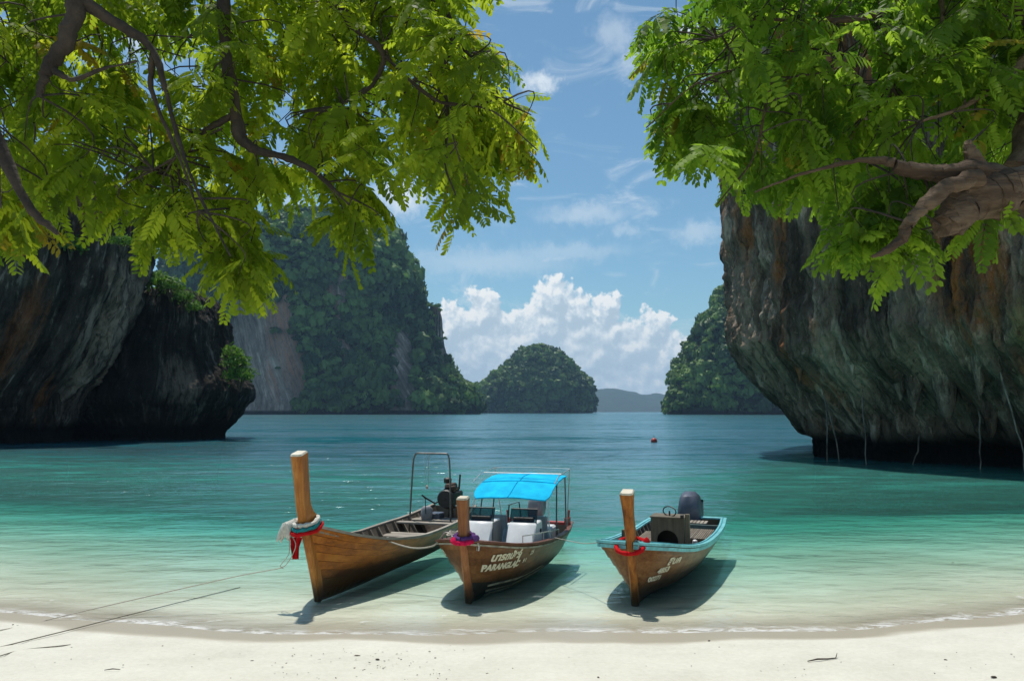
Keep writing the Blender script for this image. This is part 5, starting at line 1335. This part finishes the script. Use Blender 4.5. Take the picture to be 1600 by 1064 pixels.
def canopy_tree(root, polys, holes, branches, lean, mat, seed, back, leaf_len, bark):
    rr = random.Random(seed); r = np.random.default_rng(seed)
    # limbs
    skel = []
    wood_mb = MB(); twig = MB()
    for br in branches:
        P = smooth_pts([tuple(at(x, y, Y - back)) + (rad_,) for (x, y, Y, rad_) in br], 8)
        pts = [Vector(p[:3]) + Vector((rr.uniform(-1, 1), rr.uniform(-1, 1), rr.uniform(-1, 1))) * min(p[3] * .25, .010) for p in P]
        MB().tube(pts, [max(p[3], .005) for p in P], 14, True, .75).build('branch', bark, root, True)
        skel += [(Vector(p[:3]), p[3]) for p in P]
    SK = np.array([p[0] for p in skel])
    sprays = []
    for (poly, cnt, y0, y1) in polys:
        xs = [p[0] for p in poly]; ys = [p[1] for p in poly]; k = 0
        while k < cnt:
            x, y = rr.uniform(min(xs), max(xs)), rr.uniform(min(ys), max(ys))
            if not in_poly(x, y, poly): continue
            if any(((x - hx) / hr) ** 2 + ((y - hy) / hv) ** 2 < 1 for hx, hy, hr, hv in holes): continue
            sprays.append((x, y, rr.uniform(y0, y1))); k += 1
    leaves = []
    for (x, y, Y) in sprays:
        p = at(x, y, Y)
        a = rr.uniform(0, 6.283)
        d = Vector((math.cos(a) * .75 + lean[0], math.sin(a) * .6 + lean[1], rr.gauss(lean[2], .3))); d.normalize()
        tl = rr.uniform(.28, .5)
        j = int(np.argmin(((SK - np.array(p)) ** 2).sum(1))); sk = skel[j][0]
        vh = (sk - p).normalized(); dv = d.dot(vh)
        if dv > -.2: d = d - vh * (dv + .2 + .5 * rr.random()); d.normalize()
        base = p - d * tl * .5
        v = sk - base; far_ = v.length
        end = base + v * min(1.0, 1.1 / max(far_, .01))
        ctl = base - d * min(far_, 1.1) * .45 + Vector((0, 0, .03))
        bz = [base * (1 - t) ** 2 + ctl * 2 * t * (1 - t) + end * t * t for t in (0, .2, .4, .6, .8, 1)]
        twig.tube(bz, [.0045, .005, .006, .007, .008, .009], 4, False)
        bend = Vector((0, 0, -.22 * tl))
        tip = base + d * tl + bend
        twig.tube([base, base + d * tl * .5 + bend * .3, tip], [.005, .004, .003], 3, False)
        nl = rr.randint(6, 9); tint = rr.betavariate(2, 2)
        side = d.cross(Vector((0, 0, 1)))
        if side.length < .1: side = Vector((1, 0, 0))
        side.normalize()
        for i in range(nl):
            f = (i + .6) / nl; q = base + d * tl * f + bend * f * f
            if i == nl - 1: ld = d * 1.0 + Vector((0, 0, -.3))
            else:
                sg = 1 if i % 2 else -1
                ld = d * rr.uniform(.35, .8) + side * sg * rr.uniform(.6, 1.0) + Vector((0, 0, rr.gauss(-.38, .25)))
            ld.normalize()
            upv = Vector((rr.gauss(0, .28), rr.gauss(0, .28), 1)); yv = upv.cross(ld); yv.normalize(); zv = ld.cross(yv)
            L = leaf_len * rr.uniform(.7, 1.15)
            m = np.eye(4); m[:3, 0] = np.array(ld) * L; m[:3, 1] = np.array(yv) * L; m[:3, 2] = np.array(zv) * L; m[:3, 3] = q
            leaves.append((m, rr.randrange(len(LEAVES)), min(max(tint + rr.gauss(0, .15), 0), 1)))
    # leaves seen largest become parts of their own
    def key(l):
        c = l[0][:3, 3]; inside = abs(c[0] / c[1]) < .70 and (c[2] - CAM_H) / c[1] < .56
        return (0 if inside else 1, np.linalg.norm(c - np.array((0, 0, CAM_H))))
    leaves.sort(key=key)
    lm = []
    for k, (V, T3, Q4) in enumerate(LEAVES):
        for tv in (.2, .5, .8):
            me = np_mesh('leaf', V, [T3, Q4]); fattr(me, 'tint', np.full(len(V), tv)); me.materials.append(mat); lm.append(me)
    for (m, k, t) in leaves[:300]:
        o = bpy.data.objects.new('leaf', lm[k * 3 + (0 if t < .35 else 1 if t < .65 else 2)]); col.objects.link(o); o.parent = root
        o.matrix_local = Matrix(m.tolist())
    Vs, Ts, Qs, TT = [], [], [], []; b = 0
    for (m, k, t) in leaves[300:]:
        V, T3, Q4 = LEAVES[k]
        Vs.append(V @ m[:3, :3].T + m[:3, 3]); Ts.append(T3 + b); Qs.append(Q4 + b); b += len(V); TT.append(np.full(len(V), t))
    me = np_mesh('foliage', np.vstack(Vs), [np.vstack(Ts), np.vstack(Qs)]); fattr(me, 'tint', np.concatenate(TT))
    o = link('foliage', me, mat, root); o['kind'] = 'stuff'
    tw = twig.build('twigs', M_limb_d, root); tw['kind'] = 'stuff'
    print('leaves', len(leaves))
def trunk(root, pts):
    P = smooth_pts(pts, 6)
    MB().tube([Vector(p[:3]) for p in P], [p[3] for p in P], 20, True, .5).build('trunk', M_limb_b, root, True)

treeL = empty('overhanging_tree', (0, 0, 0)); tag(treeL, 'sunlit yellow green tree with feathery leaves arching over the left of the beach', 'tree', 'trees arching over the beach')
polyL = [(-160, -160), (700, -160), (728, 10), (755, 60), (785, 90), (785, 140), (815, 165), (822, 200), (800, 225), (755, 235), (735, 250), (755, 285), (735, 320), (705, 305), (680, 275), (660, 235), (610, 205), (575, 225), (560, 270), (530, 270),
         (480, 265), (450, 285), (410, 275), (375, 290), (375, 330), (340, 340), (285, 340), (240, 330), (215, 310), (150, 310), (90, 310), (40, 320), (10, 340), (-160, 350)]
polysL = [(polyL, 410, 5.9, 8.8), ([(535, 270), (590, 280), (580, 330), (555, 355), (530, 335)], 9, 6.4, 7.2), ([(325, 290), (385, 300), (395, 390), (372, 425), (340, 410)], 18, 6.2, 7.2),
          ([(215, 290), (330, 300), (320, 350), (225, 350)], 9, 6.4, 7.6), ([(-20, 280), (50, 290), (25, 365), (-20, 360)], 9, 6.0, 7.0), ([(770, 130), (815, 165), (812, 215), (755, 230), (730, 160)], 12, 6.8, 7.8)]
holesL = [(150, 250, 22, 16), (445, 150, 26, 20), (655, 70, 22, 22), (90, 190, 18, 22), (520, 240, 22, 14), (700, 215, 20, 16), (255, 110, 48, 34), (425, 8, 45, 18), (310, 385, 34, 16), (628, 290, 40, 30), (620, 195, 26, 22), (318, 355, 20, 24), (725, 100, 20, 18), (535, 92, 22, 18)]
brL = [[(-520, -300, 6.0, .17), (-120, -240, 6.0, .12), (90, -130, 6.1, .085), (122, -10, 6.1, .07), (104, 62, 6.1, .062), (74, 108, 6.1, .05), (60, 150, 6.1, .02)],
       [(76, 104, 6.1, .03), (115, 125, 6.1, .02), (160, 108, 6.1, .012), (215, 96, 6.1, .006)],
       [(-120, -240, 6.4, .12), (250, -200, 6.7, .085), (350, -60, 6.7, .06), (350, 70, 6.7, .05), (364, 150, 6.7, .05), (382, 226, 6.7, .045), (435, 243, 6.7, .032), (490, 268, 6.7, .022), (545, 320, 6.7, .010)],
       [(362, 180, 6.7, .03), (322, 205, 6.7, .022), (285, 240, 6.7, .014), (240, 265, 6.7, .008)],
       [(250, -200, 6.7, .08), (450, -110, 6.9, .05), (545, 35, 6.9, .034), (600, 88, 6.9, .028), (585, 130, 6.9, .018), (530, 166, 6.9, .010)],
       [(450, -110, 6.9, .05), (640, -20, 7.1, .03), (692, 12, 7.1, .025), (708, 62, 7.1, .022), (690, 105, 7.1, .016), (655, 128, 7.1, .008)],
       [(708, 62, 7.1, .02), (745, 100, 7.0, .014), (775, 150, 7.0, .010), (830, 180, 6.9, .005)],
       [(690, 105, 7.1, .015), (700, 190, 6.9, .012), (695, 250, 6.7, .009), (712, 305, 6.6, .006)],
       [(600, 88, 6.9, .02), (690, 160, 6.8, .014), (760, 170, 6.7, .008), (840, 235, 6.6, .004)],
       [(122, 0, 6.1, .05), (240, 80, 6.3, .03), (270, 190, 6.3, .018), (300, 280, 6.2, .012), (360, 400, 6.0, .006)],
       [(-120, -240, 6.0, .1), (-60, 60, 5.9, .06), (50, 330, 5.9, .03), (90, 365, 5.9, .014)],
       [(240, 80, 6.3, .026), (235, 130, 6.4, .02), (282, 250, 6.4, .013), (310, 330, 6.4, .006)]]
a0 = at(-520, -300, 5.4)
trunk(treeL, [(-6.6, 4.5, 0.2, .34), (-6.5, 4.6, 2.5, .27), (-6.5, 5.0, 5.0, .22), (a0.x, a0.y, a0.z, .17)])
canopy_tree(treeL, polysL, holesL, brL, (.25, -.05, -.25), M_leaf_l, 31, 0.6, .385, M_limb_d)

treeR = empty('overhanging_tree', (0, 0, 0)); tag(treeR, 'green tree with a thick gnarled limb reaching in over the right of the beach', 'tree', 'trees arching over the beach')
polyR = [(1760, -160), (1125, -160), (1110, -20), (1085, 40), (1075, 80), (1095, 130), (1070, 165), (1050, 190), (1085, 210), (1110, 260), (1150, 285), (1180, 270), (1230, 265), (1280, 285), (1310, 320), (1360, 310), (1410, 310), (1440, 290), (1460, 290), (1530, 280), (1600, 255), (1760, 260)]
polysR = [(polyR, 350, 5.9, 8.6), ([(1030, 10), (1085, 10), (1100, 110), (1120, 215), (1045, 215), (1015, 195), (1055, 140), (1015, 90)], 20, 6.6, 7.6), ([(1290, 300), (1390, 300), (1440, 340), (1410, 375), (1380, 360), (1330, 385), (1300, 360)], 16, 5.8, 6.4), ([(1525, 310), (1555, 310), (1545, 325), (1530, 325)], 2, 5.7, 5.9)]
holesR = [(1200, 60, 24, 20), (1300, 150, 22, 18), (1420, 80, 22, 18), (1180, 200, 18, 22), (1085, 90, 36, 30), (1500, 265, 26, 16), (1070, 215, 10, 20), (1125, 235, 16, 18)]
brR = [[(1600, 292, 6.0, .19), (1560, 302, 5.95, .165), (1520, 318, 5.9, .14), (1490, 338, 5.85, .115), (1470, 352, 5.83, .085)],
       [(1570, 285, 5.97, .12), (1520, 270, 5.93, .085), (1470, 272, 5.9, .070), (1430, 268, 5.9, .058), (1398, 258, 5.9, .045)],
       [(1535, 278, 5.95, .08), (1520, 250, 5.92, .06), (1512, 222, 5.9, .025)],
       [(1530, 280, 5.8, .07), (1490, 288, 5.75, .06), (1440, 325, 5.7, .05), (1420, 348, 5.7, .05), (1412, 368, 5.7, .035), (1385, 392, 5.7, .024), (1362, 402, 5.7, .010)],
       [(1600, 270, 6.2, .13), (1640, 60, 6.6, .10), (1480, -60, 6.9, .06), (1380, 20, 6.9, .035), (1310, 32, 6.9, .025), (1240, 32, 6.9, .018), (1180, 30, 6.9, .012), (1120, 60, 6.8, .006)],
       [(1380, 20, 6.9, .03), (1385, 80, 6.8, .02), (1395, 130, 6.8, .010)],
       [(1310, 32, 6.9, .02), (1250, 75, 6.8, .014), (1180, 100, 6.7, .01), (1090, 130, 6.6, .006), (1010, 200, 6.6, .004)],
       [(1240, 32, 6.9, .016), (1200, 150, 6.7, .012), (1180, 240, 6.6, .009), (1120, 320, 6.5, .005)],
       [(1398, 255, 5.9, .04), (1350, 250, 6.0, .022), (1260, 270, 6.1, .013), (1180, 300, 6.2, .006)],
       [(1470, -60, 6.9, .04), (1472, 40, 6.7, .016), (1468, 110, 6.7, .008)],
       [(1640, 60, 6.6, .08), (1560, 130, 6.5, .03), (1500, 170, 6.4, .016), (1440, 190, 6.4, .008)]]
a1 = at(1600, 292, 5.7)
trunk(treeR, [(6.6, 4.6, 0.4, .40), (6.3, 4.9, 2.0, .33), (5.6, 5.5, 3.6, .25), (4.7, 5.9, 4.75, .21), (a1.x - .05, a1.y, a1.z, .19)])
canopy_tree(treeR, polysR, holesR, brR, (-.25, -.05, -.25), M_leaf_r, 57, 0.3, .385, M_limb_b)

# ------------------------------------------------------------------ air
hz_m, hnt = newmat('haze')
pv = nd(hnt, 'ShaderNodeVolumePrincipled', {'Color': (0.46, 0.72, 1.0, 1), 'Density': 0.000105, 'Anisotropy': 0.0})
outp(hnt, None, pv.outputs[0])
hb = MB().box((0, 3200, 175), (15500, 6700, 372)).build('haze', hz_m, None)
tag(hb, kind='stuff')
